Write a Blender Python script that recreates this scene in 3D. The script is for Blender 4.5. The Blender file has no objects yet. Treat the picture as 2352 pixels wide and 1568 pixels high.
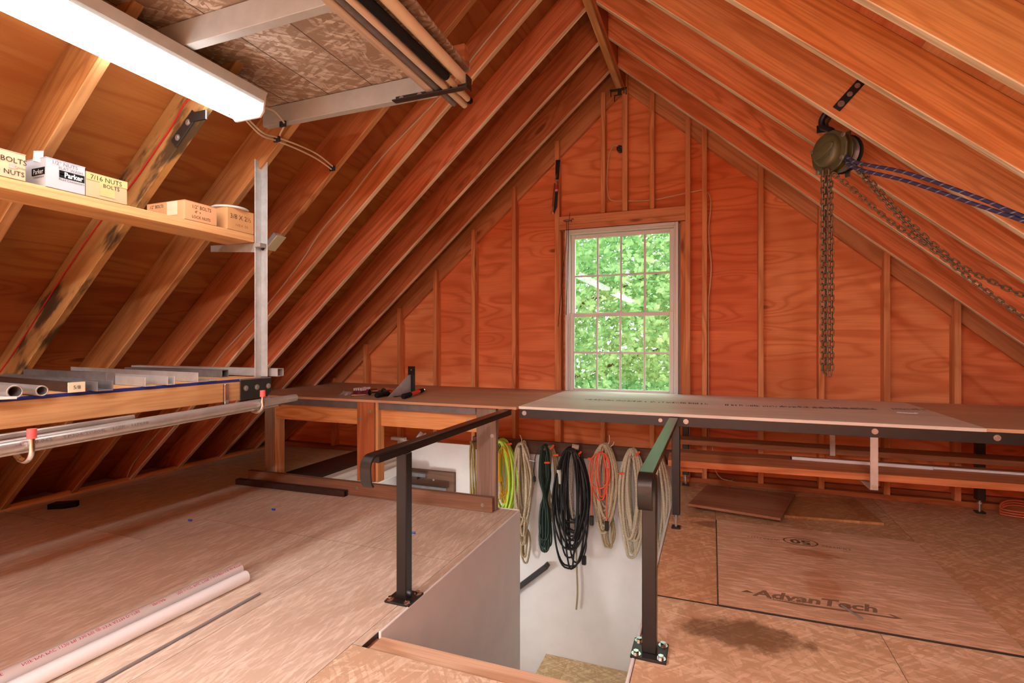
import bpy, bmesh, math, random
from mathutils import Vector as V, Matrix

scene = bpy.context.scene
col = scene.collection
R = random.Random(7)

# ------------------------------------------------------------------ camera
cam = bpy.data.cameras.new('camera'); camo = bpy.data.objects.new('camera', cam); col.objects.link(camo)
camo.location = (0, 0, 1.129); camo.rotation_euler = (math.radians(90), 0, math.radians(21.04))
cam.sensor_width = 36.0; cam.lens = 36.0 * 1196 / 2352; cam.clip_start = 0.05
scene.camera = camo
# ------------------------------------------------------------------ world + exposure
w = bpy.data.worlds.new('world'); scene.world = w; w.use_nodes = True
bg = w.node_tree.nodes['Background']; bg.inputs[0].default_value = (0.86, 0.93, 1.0, 1); bg.inputs[1].default_value = 3.0
LAMP = 62.0            # radiance of the lens behind the camera and the added tubes
LAMP_DIM = 7.0        # radiance of the light in view, set lower to keep nearby roof from clipping
vs = scene.view_settings
vs.view_transform = 'Standard'; vs.look = 'None'; vs.gamma = 1.0; vs.use_curve_mapping = False
vs.exposure = 1.25

# ------------------------------------------------------------------ materials
def lin(c): return tuple(((x/255+.055)/1.055)**2.4 if x/255 > .04045 else x/255/12.92 for x in c) + (1,)
MATS = {}
class NT:
    def __init__(s, name):
        s.m = bpy.data.materials.new(name); s.m.use_nodes = True; s.t = s.m.node_tree; s.t.nodes.clear()
        s.out = s.n('ShaderNodeOutputMaterial'); MATS[name] = s.m
    def n(s, ty, ins=None, **kw):
        nd = s.t.nodes.new(ty)
        for k, v in kw.items(): setattr(nd, k, v)
        for k, v in (ins or {}).items():
            sock = nd.inputs[k]
            if hasattr(v, 'default_value') or isinstance(v, bpy.types.NodeSocket): s.t.links.new(v, sock)
            else: sock.default_value = v
        return nd
    def math(s, op, a, b=0.0, c=None):
        nd = s.n('ShaderNodeMath', operation=op)
        for i, v in enumerate((a, b, c)):
            if v is None: continue
            if isinstance(v, bpy.types.NodeSocket): s.t.links.new(v, nd.inputs[i])
            else: nd.inputs[i].default_value = v
        return nd.outputs[0]
    def mix(s, f, a, b, blend='MIX'):
        nd = s.n('ShaderNodeMix', data_type='RGBA', blend_type=blend)
        for i, v in ((0, f), (6, a), (7, b)):
            if isinstance(v, bpy.types.NodeSocket): s.t.links.new(v, nd.inputs[i])
            else: nd.inputs[i].default_value = v
        return nd.outputs[2]
    def mr(s, v, a, b, c, d, smooth=False):
        nd = s.n('ShaderNodeMapRange', {0: v, 1: a, 2: b, 3: c, 4: d})
        if smooth: nd.interpolation_type = 'SMOOTHSTEP'
        return nd.outputs[0]
    def coords(s, rnd=True, uv=False):
        tc = s.n('ShaderNodeTexCoord').outputs['UV' if uv else 'Object']
        if not rnd: return tc
        oi = s.n('ShaderNodeObjectInfo')
        r = s.math('MULTIPLY', oi.outputs['Random'], 43.0)
        cb = s.n('ShaderNodeCombineXYZ', {0: r, 1: r, 2: s.math('MULTIPLY', r, 1.7)})
        return s.n('ShaderNodeVectorMath', {0: tc, 1: cb.outputs[0]}, operation='ADD').outputs[0]
    def scaled(s, vec, sc, rot=(0, 0, 0)):
        if any(rot): vec = s.n('ShaderNodeMapping', {'Vector': vec, 'Rotation': rot}).outputs[0]
        return s.n('ShaderNodeMapping', {'Vector': vec, 'Scale': sc}).outputs[0]
    def noise(s, vec, scale=1.0, detail=2.0, rough=.5, dist=0.0):
        return s.n('ShaderNodeTexNoise', {'Vector': vec, 'Scale': scale, 'Detail': detail, 'Roughness': rough, 'Distortion': dist}).outputs[0]
    def bsdf(s, color, rough=.6, metal=0.0, spec=.3, bump=None, bstr=.2, bdist=.002, **kw):
        ins = {'Base Color': color, 'Roughness': rough, 'Metallic': metal, 'Specular IOR Level': spec}
        ins.update(kw)
        if bump is not None:
            ins['Normal'] = s.n('ShaderNodeBump', {'Strength': bstr, 'Distance': bdist, 'Height': bump}).outputs[0]
        b = s.n('ShaderNodeBsdfPrincipled', ins)
        s.t.links.new(b.outputs[0], s.out.inputs[0]); return b

def m_wood(name, stretch=(.55, 7, 7), freq=34, dark=(.62, .47, .36), figure=.55, fine=.22, knots=.55, blotch=.25, rough=.62, stain=0.0, spec=.25, edge=None, eamt=.9):
    s = NT(name); co = s.coords()
    base = s.n('ShaderNodeObjectInfo').outputs['Color']
    if edge:      # pale light from floor and window painted onto the downward edge
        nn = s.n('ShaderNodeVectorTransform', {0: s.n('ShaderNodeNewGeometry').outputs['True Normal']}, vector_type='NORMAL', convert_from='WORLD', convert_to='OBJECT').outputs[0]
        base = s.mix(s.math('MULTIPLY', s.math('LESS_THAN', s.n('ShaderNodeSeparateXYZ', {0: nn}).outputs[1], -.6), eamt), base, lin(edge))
    kv = s.n('ShaderNodeTexVoronoi', {'Vector': s.scaled(co, (1.0, 3.6, 3.6)), 'Scale': 1.25, 'Randomness': 1.0})
    kd = kv.outputs['Distance']
    ksel = s.math('GREATER_THAN', s.n('ShaderNodeSeparateColor', {0: kv.outputs['Color']}).outputs[0], 1 - knots)
    kw_ = s.math('MULTIPLY', s.mr(kd, 0, .42, .26, 0, True), ksel)
    n1 = s.noise(s.scaled(co, stretch), 1.0, 2.5, .5, .3)
    f = s.math('ADD', n1, kw_)
    ring = s.math('MULTIPLY_ADD', s.math('SINE', s.math('MULTIPLY', f, freq)), .5, .5)
    ring = s.math('POWER', ring, 2.6)
    fn = s.noise(s.scaled(co, (3, 130, 130)), 1.0, 2, .6)
    bl = s.noise(s.scaled(co, (.7, 2.2, 2.2)), 1.3, 3, .6)
    dk = s.mix(1.0, base, (*dark, 1), 'MULTIPLY')
    c = s.mix(s.math('MULTIPLY', ring, figure), base, dk)
    c = s.mix(s.math('MULTIPLY', s.mr(fn, .42, .66, 0, 1), fine), c, dk)
    c = s.mix(s.math('MULTIPLY', s.mr(bl, .42, .72, 0, 1, True), blotch), c, dk)
    c = s.mix(s.math('MULTIPLY', s.mr(bl, .45, .25, 0, 1, True), blotch*.7), c, s.mix(1.0, base, (1.18, 1.2, 1.22, 1), 'MULTIPLY'))
    km = s.math('MULTIPLY', s.mr(kd, .105, .05, 0, 1, True), ksel)
    c = s.mix(s.math('MULTIPLY', km, .75), c, s.mix(1.0, base, (.3, .19, .13, 1), 'MULTIPLY'))
    if stain:
        st = s.noise(s.scaled(co, (2.4, 8, 8)), 1.0, 4, .6)
        c = s.mix(s.math('MULTIPLY', s.mr(st, .47, .60, 0, 1, True), stain), c, (.012, .011, .008, 1))
    s.bsdf(c, rough, spec=spec, bump=fn, bstr=.12)
    return s.m
m_wood('lumber', figure=.65, fine=.4, knots=.6)
m_wood('lumber_rough', freq=44, figure=.5, fine=.5, knots=.35, blotch=.4)
m_wood('lumber_stained', stain=.85, blotch=.5)
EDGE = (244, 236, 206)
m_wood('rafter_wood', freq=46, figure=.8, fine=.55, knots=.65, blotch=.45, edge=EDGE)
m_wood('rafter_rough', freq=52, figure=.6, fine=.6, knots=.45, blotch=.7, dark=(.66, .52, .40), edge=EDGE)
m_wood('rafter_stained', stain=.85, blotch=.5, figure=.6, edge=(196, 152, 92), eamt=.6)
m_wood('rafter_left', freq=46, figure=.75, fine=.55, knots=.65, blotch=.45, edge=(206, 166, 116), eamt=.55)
m_wood('lumber_dark', freq=24, figure=.6, fine=.6, knots=.25, dark=(.55, .5, .47), blotch=.5)
m_wood('plywood', stretch=(.55, 2.8, 2.8), freq=64, figure=.78, fine=.35, knots=.62, blotch=.65, dark=(.74, .52, .40))
m_wood('plywood_bench', stretch=(.5, 4, 4), freq=20, figure=.2, fine=.5, knots=.1, blotch=.5, dark=(.66, .6, .55), rough=.5, spec=.35)

def m_osb(name, dirt=.3, contrast=1.0, orient=1.0, rough=.5, stain=None, dark=(.74, .64, .55, 1)):
    s = NT(name); co = s.coords(); base = s.n('ShaderNodeObjectInfo').outputs['Color']
    ch = []
    nz = s.n('ShaderNodeTexNoise', {'Vector': co, 'Scale': 9.0, 'Detail': 2.0})
    off = s.n('ShaderNodeVectorMath', {0: nz.outputs[1], 1: (.02, .02, .02)}, operation='MULTIPLY').outputs[0]
    wv = s.n('ShaderNodeVectorMath', {0: co, 1: off}, operation='ADD').outputs[0]
    lay = ((0, 9, 95), (.5, 11, 75), (-.55, 12, 85), (1.3, 14, 70)) if orient == 1.0 else ((.3, 11, 68), (1.35, 13, 62), (2.4, 11, 74), (-.8, 14, 66))
    for k, (rot, sx, sy) in enumerate(lay):
        vv = s.n('ShaderNodeTexVoronoi', {'Vector': s.scaled(wv, (sx, sy, 1), (0, 0, rot*(1 if orient < 1 else .35))), 'Scale': 1.0})
        ch.append(s.n('ShaderNodeSeparateColor', {0: vv.outputs['Color']}).outputs[k % 3])
    a = s.math('MAXIMUM', s.math('MULTIPLY', ch[0], 1.0), s.math('MULTIPLY', ch[1], .92))
    b = s.math('MAXIMUM', ch[2], s.math('MULTIPLY', ch[3], .8))
    v = s.math('MULTIPLY_ADD', a, .55, s.math('MULTIPLY', b, .45))
    fine = s.noise(s.scaled(co, (30, 220, 1)), 1.0, 2, .6)
    v = s.math('ADD', v, s.math('MULTIPLY_ADD', fine, .35, -.17))
    dk = s.mix(1.0, base, dark, 'MULTIPLY'); lt = s.mix(1.0, base, (1.1, 1.12, 1.13, 1), 'MULTIPLY')
    c = s.mix(s.mr(v, .80 - .25*contrast, .80 + .2*contrast, 0, 1), dk, lt)
    big = s.noise(co, 1.6, 4, .6)
    c = s.mix(s.math('MULTIPLY', s.mr(big, .5, .7, 0, 1, True), dirt), c, s.mix(1.0, base, (.52, .42, .36, 1), 'MULTIPLY'))
    spk = s.n('ShaderNodeTexVoronoi', {'Vector': co, 'Scale': 16.0}).outputs['Distance']
    c = s.mix(s.math('MULTIPLY', s.mr(spk, .05, .03, 0, 1), .6), c, dk)
    if stain:
        tc = s.n('ShaderNodeNewGeometry').outputs['Position']
        for (cx, cy, rx, ry, amt, colr) in stain:
            p = s.n('ShaderNodeMapping', {'Vector': tc, 'Location': (-cx/rx, -cy/ry, 0), 'Scale': (1/rx, 1/ry, 0)}).outputs[0]
            d = s.n('ShaderNodeVectorMath', {0: p}, operation='LENGTH').outputs['Value']
            d = s.math('ADD', d, s.math('MULTIPLY_ADD', s.noise(tc, 9, 4, .65), 1.3, -.65))
            c = s.mix(s.math('MULTIPLY', s.mr(d, 1.05, .55, 0, 1, True), amt), c, s.mix(1.0, c, colr, 'MULTIPLY'))
    s.bsdf(c, rough, spec=.35, bump=v, bstr=.08)
m_osb('osb_floor', rough=.5, dark=(.82, .75, .69, 1), dirt=.35)
m_osb('osb_oriented', orient=1.0, rough=.42, dirt=.35)
m_osb('osb_random', orient=.5, contrast=.9, rough=.55)
m_osb('osb_stained', orient=.5, rough=.55, stain=[(.13, 2.2, .26, .13, .92, (.34, .28, .22, 1)), (-.02, 3.45, .12, .07, .8, (.4, .35, .3, 1))])
m_osb('osb_patch', orient=1.0, rough=.42, dirt=.25, stain=[(.50, 3.15, .16, .06, .8, (.66, .45, .34, 1)), (.47, 2.75, .09, .2, .6, (.8, .58, .45, 1))])
m_osb('osb_ceiling', orient=.5, contrast=.8, dirt=.35, rough=.7, dark=(.5, .4, .32, 1))

def m_plain(name, c, rough=.5, metal=0.0, spec=.4, var=0.0, vscale=30, bump=0.0, objcol=False, **kw):
    s = NT(name)
    base = s.n('ShaderNodeObjectInfo').outputs['Color'] if objcol else lin(c)
    bump_s = None
    if var or bump:
        nz = s.noise(s.coords(), vscale, 4, .6)
        if var: base = s.mix(s.mr(nz, .4, .65, 0, var), base, s.mix(1.0, base, (.45, .42, .4, 1), 'MULTIPLY'))
        if bump: bump_s = nz
    s.bsdf(base, rough, metal, spec, bump=bump_s, bstr=bump, **kw)
m_plain('drywall', (240, 237, 235), .75, spec=.2, var=.08, vscale=5, bump=.03)
m_plain('white_paint', (236, 234, 230), .4)
m_plain('vinyl', (226, 222, 216), .35)
m_plain('black_paint', (30, 27, 26), .28, spec=.6, var=.2, vscale=9)
m_plain('black_steel', (34, 33, 33), .38, spec=.6, var=.3, vscale=14)
m_plain('grey_steel', (128, 124, 124), .42, metal=.45, var=.35, vscale=20)
m_plain('galvanized', (190, 195, 196), .4, metal=.5, var=.25, vscale=24)
m_plain('aluminium', (198, 196, 194), .4, metal=.5, var=.25, vscale=18)
m_plain('stainless', (196, 193, 190), .36, metal=.7, var=.3, vscale=12)
m_plain('chrome', (215, 215, 215), .16, metal=1.0)
m_plain('bolt_steel', (188, 184, 178), .35, metal=.8, var=.3, vscale=90)
m_plain('rusty_brown_steel', (72, 54, 47), .5, metal=.3, var=.5, vscale=16)
m_plain('chain_steel', (128, 106, 84), .4, metal=.6, var=.5, vscale=60)
m_plain('hoist_green', (96, 92, 62), .36, spec=.6, var=.5, vscale=16, bump=.05)
m_plain('grey_painted_wood', (176, 178, 176), .6, var=.2, vscale=12, bump=.05)
m_plain('pvc_white', (226, 224, 226), .35)
m_plain('cardboard', (0, 0, 0), .8, objcol=True, var=.08, vscale=6, spec=.15)
m_plain('rubber', (0, 0, 0), .45, objcol=True, spec=.35)
m_plain('plastic', (0, 0, 0), .35, objcol=True, spec=.4)
m_plain('ink', (0, 0, 0), .8, objcol=True, spec=.05)
m_plain('foam', (24, 24, 26), .8, spec=.2)
m_plain('bark', (90, 74, 60), .9, var=.5)
m_plain('dark_panel', (62, 50, 46), .42, var=.4, vscale=5)
m_plain('tape', (205, 190, 130), .25, spec=.5, var=.2, vscale=14)

def m_rope():
    s = NT('rope'); uv = s.coords(False, True); base = s.n('ShaderNodeObjectInfo').outputs['Color']
    sp = s.n('ShaderNodeSeparateXYZ', {0: uv})
    ph = s.math('ADD', s.math('MULTIPLY', sp.outputs[0], 105.0), s.math('MULTIPLY', sp.outputs[1], 2.0))
    st = s.math('MULTIPLY_ADD', s.math('SINE', s.math('MULTIPLY', ph, 6.2832)), .5, .5)
    fz = s.noise(s.coords(True, False), 220, 2, .6)
    c = s.mix(s.math('MULTIPLY', st, .75), s.mix(1.0, base, (1.1, 1.1, 1.1, 1), 'MULTIPLY'), s.mix(1.0, base, (.42, .36, .3, 1), 'MULTIPLY'))
    c = s.mix(s.math('MULTIPLY', fz, .3), c, s.mix(1.0, base, (.6, .55, .5, 1), 'MULTIPLY'))
    s.bsdf(c, .85, spec=.1, bump=st, bstr=.6, bdist=.003)
m_rope()
def m_braid():
    s = NT('blue_braid'); uv = s.coords(False, True)
    sp = s.n('ShaderNodeSeparateXYZ', {0: uv})
    ph = s.math('ADD', s.math('MULTIPLY', sp.outputs[0], 26.0), s.math('MULTIPLY', sp.outputs[1], 1.0))
    fl = s.math('FRACT', ph)
    c = s.mix(s.math('MULTIPLY', s.math('LESS_THAN', fl, .16), .8), lin((66, 64, 96)), lin((150, 148, 158)))
    s.bsdf(c, .8, spec=.1)
m_braid()
def m_emit(name, power):
    s = NT(name); e = s.n('ShaderNodeEmission', {0: (1, .985, .96, 1), 1: power}); s.t.links.new(e.outputs[0], s.out.inputs[0])
m_emit('lamp_lens', LAMP); m_emit('lamp_lens_dim', LAMP_DIM)
def m_glass():
    s = NT('window_glass')
    fr = s.n('ShaderNodeFresnel', {0: 1.5}).outputs[0]
    t = s.n('ShaderNodeBsdfTransparent', {0: (.95, .98, .96, 1)}); g = s.n('ShaderNodeBsdfGlossy', {0: (1, 1, 1, 1), 1: .01})
    mx = s.n('ShaderNodeMixShader', {0: fr, 1: t.outputs[0], 2: g.outputs[0]}); s.t.links.new(mx.outputs[0], s.out.inputs[0])
m_glass()
def m_leaf():
    s = NT('leaf'); co = s.coords(False)
    n1 = s.noise(co, 1.3, 2, .5); n2 = s.noise(co, 14, 1, .5)
    f = s.math('MULTIPLY_ADD', n2, .5, s.math('MULTIPLY', n1, .5))
    c = s.mix(s.mr(f, .36, .64, 0, 1), lin((98, 150, 92)), lin((188, 214, 150)))
    d = s.n('ShaderNodeBsdfDiffuse', {0: c}); t = s.n('ShaderNodeBsdfTranslucent', {0: c})
    mx = s.n('ShaderNodeMixShader', {0: .5, 1: d.outputs[0], 2: t.outputs[0]}); s.t.links.new(mx.outputs[0], s.out.inputs[0])
m_leaf()
def m_clear():
    s = NT('clear_bag')
    t = s.n('ShaderNodeBsdfTransparent'); p = s.n('ShaderNodeBsdfPrincipled', {'Base Color': lin((200, 196, 200)), 'Roughness': .2, 'Specular IOR Level': .8})
    mx = s.n('ShaderNodeMixShader', {0: .62, 1: t.outputs[0], 2: p.outputs[0]}); s.t.links.new(mx.outputs[0], s.out.inputs[0])
m_clear()

# ------------------------------------------------------------------ mesh helpers
FR = {}
I4 = Matrix.Identity(4)
def frame(o, ax, ay):
    ax = V(ax).normalized(); ay = V(ay); ay = (ay - ax*ay.dot(ax)).normalized(); az = ax.cross(ay)
    m = Matrix((ax, ay, az)).transposed().to_4x4(); m.translation = V(o); return m
class MB:
    def __init__(s): s.v = []; s.f = []; s.uv = {}
    def add(s, vs, fs, uvs=None):
        b = len(s.v); s.v += [V(p) for p in vs]; s.f += [tuple(b+i for i in f) for f in fs]
        if uvs:
            for i, u in enumerate(uvs): s.uv[b+i] = u
        return s
    def box(s, x0, x1, y0, y1, z0, z1, fr=I4):
        p = [fr @ V((x, y, z)) for x in (x0, x1) for y in (y0, y1) for z in (z0, z1)]
        return s.add(p, [(0, 1, 3, 2), (4, 6, 7, 5), (0, 4, 5, 1), (2, 3, 7, 6), (0, 2, 6, 4), (1, 5, 7, 3)])
    def prism(s, poly, t0, t1, fr=I4):
        n = len(poly)
        p = [fr @ V((a, b, t0)) for a, b in poly] + [fr @ V((a, b, t1)) for a, b in poly]
        return s.add(p, [tuple(range(n))[::-1], tuple(range(n, 2*n))] + [(i, (i+1) % n, n+(i+1) % n, n+i) for i in range(n)])
    def cyl(s, p0, p1, r, seg=14, r1=None, inner=None):
        p0, p1 = V(p0), V(p1); d = (p1-p0).normalized(); a = d.orthogonal().normalized(); b = d.cross(a); r1 = r if r1 is None else r1
        c = [(math.cos(2*math.pi*i/seg), math.sin(2*math.pi*i/seg)) for i in range(seg)]
        if inner:   # open tube with wall
            vs = []
            for (p, rr) in ((p0, r), (p1, r), (p1, inner), (p0, inner)): vs += [p + a*x*rr + b*y*rr for x, y in c]
            fs = []
            for k in range(4):
                for i in range(seg):
                    j = (i+1) % seg; k2 = (k+1) % 4
                    fs.append((k*seg+i, k*seg+j, k2*seg+j, k2*seg+i))
            return s.add(vs, fs)
        vs = [p0 + a*x*r + b*y*r for x, y in c] + [p1 + a*x*r1 + b*y*r1 for x, y in c]
        return s.add(vs, [tuple(range(seg))[::-1], tuple(range(seg, 2*seg))] + [(i, (i+1) % seg, seg+(i+1) % seg, seg+i) for i in range(seg)])
    def tube(s, pts, r, seg=7, closed=False, flat=None):
        pts = [V(p) for p in pts]; n = len(pts); L = 0; up = None; base = len(s.v)
        rings = n + 1 if closed else n
        vs = []; us = []
        for k in range(rings):
            i = k % n
            if closed: d = pts[(i+1) % n] - pts[i-1]
            else: d = pts[min(i+1, n-1)] - pts[max(i-1, 0)]
            d.normalize()
            up = d.orthogonal().normalized() if up is None else (up - d*up.dot(d)).normalized()
            b = d.cross(up)
            if k: L += (pts[i] - pts[(k-1) % n]).length
            rr = r[i] if isinstance(r, (list, tuple)) else r
            for j in range(seg+1):
                t = 2*math.pi*j/seg
                vs.append(pts[i] + up*math.cos(t)*rr + b*math.sin(t)*rr); us.append((L, j/seg))
        fs = []
        for k in range(rings-1):
            for j in range(seg):
                a = k*(seg+1)+j; fs.append((a, a+1, a+seg+2, a+seg+1))
        if not closed:
            fs.append(tuple(range(seg))[::-1]); e = (rings-1)*(seg+1); fs.append(tuple(range(e, e+seg)))
        return s.add(vs, fs, us)
    def sweep(s, pts, ax, w, t, nrm):
        """flat bar swept along pts; ax = width direction (constant); thickness t along local normal list"""
        ax = V(ax).normalized(); pts = [V(p) for p in pts]; n = len(pts); vs = []
        for i in range(n):
            d = (pts[min(i+1, n-1)] - pts[max(i-1, 0)]).normalized(); nn = ax.cross(d).normalized()*nrm
            for a, b in ((-1, 0), (1, 0), (1, 1), (-1, 1)): vs.append(pts[i] + ax*a*w/2 + nn*b*t)
        fs = [(3, 2, 1, 0), tuple(4*(n-1)+i for i in range(4))]
        for i in range(n-1):
            for j in range(4): fs.append((4*i+j, 4*i+(j+1) % 4, 4*i+4+(j+1) % 4, 4*i+4+j))
        return s.add(vs, fs)
    def lathe(s, prof, o, axis, seg=20):
        o = V(o); d = V(axis).normalized(); a = d.orthogonal().normalized(); b = d.cross(a); vs = []; n = len(prof)
        for r, h in prof:
            for i in range(seg):
                t = 2*math.pi*i/seg; vs.append(o + d*h + a*r*math.cos(t) + b*r*math.sin(t))
        fs = [(k*seg+i, k*seg+(i+1) % seg, (k+1)*seg+(i+1) % seg, (k+1)*seg+i) for k in range(n-1) for i in range(seg)]
        fs += [tuple(range(seg))[::-1], tuple(range((n-1)*seg, n*seg))]
        return s.add(vs, fs)
    def mesh(s, name, inv=I4, bevel=0.0, bseg=1, smooth=False):
        me = bpy.data.meshes.new(name)
        me.from_pydata([inv @ p for p in s.v], [], s.f)
        if s.uv:
            ul = me.uv_layers.new(name='UVMap')
            for lp in me.loops: ul.data[lp.index].uv = s.uv.get(lp.vertex_index, (0, 0))
        bm = bmesh.new(); bm.from_mesh(me)
        bmesh.ops.recalc_face_normals(bm, faces=bm.faces)
        if bevel:
            bmesh.ops.bevel(bm, geom=[e for e in bm.edges if len(e.link_faces) == 2 and e.calc_face_angle(0) > .5], offset=bevel, segments=bseg, affect='EDGES', clamp_overlap=True)
        bm.to_mesh(me); bm.free()
        if smooth:
            for p in me.polygons: p.use_smooth = True
            if smooth == 'auto': me.set_sharp_from_angle(angle=math.radians(38))
        return me
def link(name, me, mat, parent=None, fr=None, color=None):
    o = bpy.data.objects.new(name, me)
    if me is not None and mat is not None and not me.materials: me.materials.append(MATS[mat])
    col.objects.link(o); pf = FR[parent.name] if parent else I4
    fr = fr if fr is not None else (Matrix.Translation(pf.translation) if parent else I4)
    if parent: o.parent = parent
    o.matrix_local = pf.inverted() @ fr
    FR[o.name] = fr
    if color is not None: o.color = lin(color) if max(color[:3]) > 1.5 else (*color[:3], 1)
    return o
def build(mb, name, mat, parent=None, fr=None, color=None, bevel=0.0, bseg=1, smooth=False):
    pf = FR[parent.name] if parent else I4
    f = fr if fr is not None else (Matrix.Translation(pf.translation) if parent else None)
    if f is None:
        c0 = V((sum(p.x for p in mb.v)/len(mb.v), sum(p.y for p in mb.v)/len(mb.v), min(p.z for p in mb.v))); f = Matrix.Translation(c0)
    return link(name, mb.mesh(name, f.inverted(), bevel, bseg, smooth), mat, parent, f, color)
def tag(o, label=None, cat=None, group=None, kind=None):
    if label: o['label'] = label
    if cat: o['category'] = cat
    if group: o['group'] = group
    if kind: o['kind'] = kind
    return o
def thing(name, label, cat, loc, group=None, kind=None):
    o = bpy.data.objects.new(name, None); col.objects.link(o); o.location = loc; o.empty_display_size = .05
    FR[o.name] = Matrix.Translation(V(loc)); return tag(o, label, cat, group, kind)
CACHE = {}
def board(name, p0, p1, wdir, w, t, mat, parent=None, color=(190, 120, 70), bevel=.002, center=True):
    """lumber from p0 to p1 (centre line), width w along wdir, thickness t across"""
    p0, p1 = V(p0), V(p1); fr = frame(p0, p1-p0, wdir); L = (p1-p0).length
    key = (round(L, 4), round(w, 4), round(t, 4), mat, bevel)
    if key not in CACHE:
        CACHE[key] = MB().box(0, L, -w/2, w/2, -t/2, t/2).mesh(name, I4, bevel)
        CACHE[key].materials.append(MATS[mat])
    return link(name, CACHE[key], mat, parent, fr, color)
def abox(name, x0, x1, y0, y1, z0, z1, mat, parent=None, color=None, bevel=.002, axis='x'):
    """axis-aligned slab whose grain runs along the given axis"""
    if axis == 'x': fr = frame((x0, y0, z0), (1, 0, 0), (0, 1, 0)); d = (x1-x0, y1-y0, z1-z0)
    elif axis == 'y': fr = frame((x1, y0, z0), (0, 1, 0), (-1, 0, 0)); d = (y1-y0, x1-x0, z1-z0)
    elif axis == 'xz': fr = frame((x0, y1, z0), (1, 0, 0), (0, 0, 1)); d = (x1-x0, z1-z0, y1-y0)      # upright, grain x
    else: fr = frame((x0, y0, z0), (0, 0, 1), (1, 0, 0)); d = (z1-z0, x1-x0, y1-y0)
    me = MB().box(0, d[0], 0, d[1], 0, d[2]).mesh(name, I4, bevel)
    o = link(name, me, mat, parent, fr, color); return o
def bolt(parent, p, n, r=.009, h=.007, mat='bolt_steel', name='bolt', washer=True):
    p, n = V(p), V(n).normalized(); mb = MB()
    if washer: mb.cyl(p, p+n*.0015, r*1.7, 14)
    mb.cyl(p, p+n*h, r, 6)
    return build(mb, name, mat, parent)
def arc(c, r, a0, a1, n, u, v):
    c, u, v = V(c), V(u), V(v); return [c + u*r*math.cos(a0+(a1-a0)*i/n) + v*r*math.sin(a0+(a1-a0)*i/n) for i in range(n+1)]
def smooth_path(pts, sub=6):
    pts = [V(p) for p in pts]; out = []
    for i in range(len(pts)-1):
        p0, p1, p2, p3 = pts[max(i-1, 0)], pts[i], pts[i+1], pts[min(i+2, len(pts)-1)]
        for k in range(sub):
            t = k/sub; out.append(.5*((2*p1) + (p2-p0)*t + (2*p0-5*p1+4*p2-p3)*t*t + (3*p1-p0-3*p2+p3)*t**3))
    return out + [pts[-1]]
def text_geo(body, size, bold=0.0):
    cu = bpy.data.curves.new('lettering', 'FONT'); cu.body = body; cu.size = size; cu.resolution_u = 2; cu.align_x = 'CENTER'; cu.offset = bold*size
    ob = bpy.data.objects.new('lettering', cu); me = bpy.data.meshes.new_from_object(ob)
    vs = [tuple(v.co) for v in me.vertices]; fs = [tuple(p.vertices) for p in me.polygons]
    bpy.data.objects.remove(ob); bpy.data.curves.remove(cu); bpy.data.meshes.remove(me); return vs, fs
def text(name, body, size, o, ax, ay, parent, color=(30, 26, 24), sx=1.0, sy=1.0, shear=0.0, lift=.0007, width=None, bold=0.0):
    vs, fs = text_geo(body, size, bold); fr = frame(o, ax, ay)
    if width:
        xs = [q[0] for q in vs]; sx = width/(max(xs)-min(xs))
    mb = MB().add([fr @ V((x*sx + y*shear, y*sy, lift)) for x, y, z in vs], fs)
    me = bpy.data.meshes.new(name); inv = Matrix.Translation(FR[parent.name].translation)
    return build(mb, name, 'ink', parent, inv if parent else None, color)

# ------------------------------------------------------------------ dimensions of the place (metres)
XR, AP, M = -.6964, 3.2614, .8807           # ridge line, height of the rafters' lower apex, roof slope
TH = math.atan(M); CT, ST = math.cos(TH), math.sin(TH)
D = 4.4155                                   # room face of the gable studs
RD = .184; OFF = RD/CT                       # rafter depth and its plumb height
SP = .4064
YR = [4.0216 - SP*i for i in range(11)]      # near faces of the rafters
YB = -5.6                                    # far end of the loft behind the camera
def zr(x): return AP - M*abs(x-XR)
def struct(name, label, cat, loc=(0, 0, 0)): return thing(name, label, cat, loc, kind='structure')

# ------------------------------------------------------------------ floor
floor = struct('floor', 'tan strand board subfloor sheets with a stair opening', 'floor')
def sheet(x0, x1, y0, y1, mat, color, axis='y', z1=0.0):
    o = abox('floor_panel', x0+.0008, x1-.0008, y0+.0008, y1-.0008, z1-.02, z1, mat, floor, color, 0, axis)
    o.data.materials.append(MATS['dark_panel'])          # grimy sawn edges
    for p in o.data.polygons:
        if abs(p.normal.z) < .5: p.material_index = 1
    return o
LF = (230, 213, 197); LF2 = (225, 207, 190); LF3 = (234, 216, 200)
WX0, WX1, WY0 = -1.207, -.262, 1.60
for (x0, x1) in ((-4.75, -4.24), (-4.24, -3.02), (-3.02, -1.806), (-1.806, -1.255)):
    for (y0, y1) in ((YB, -2.86), (-2.86, -.42), (-.42, 2.015 if x0 < -3.1 else 2.39), (2.015 if x0 < -3.1 else 2.39, 3.27)):
        sheet(x0, x1, y0, y1, 'osb_floor', R.choice((LF, LF2, LF3)), 'y')
sheet(-4.75, -4.24, 3.27, D+.09, 'osb_floor', LF2, 'x'); sheet(-4.24, -2.905, 3.27, D+.09, 'osb_floor', (236, 212, 178), 'x')
sheet(-1.255, -1.212, 1.60, 3.27, 'osb_floor', LF2, 'y')
for (x0, x1) in ((-1.255, -.255),):
    for (y0, y1) in ((YB, -3.0), (-3.0, -.8), (-.8, 1.60)): sheet(x0, x1, y0, y1, 'osb_random', (236, 212, 188), 'y')
RF = (236, 204, 172)
sheet(-.255, .02, 2.40, 3.55, 'osb_stained', (230, 184, 146), 'x'); sheet(-.255, .02, 3.55, D+.09, 'osb_stained', (206, 168, 132), 'x')
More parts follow.
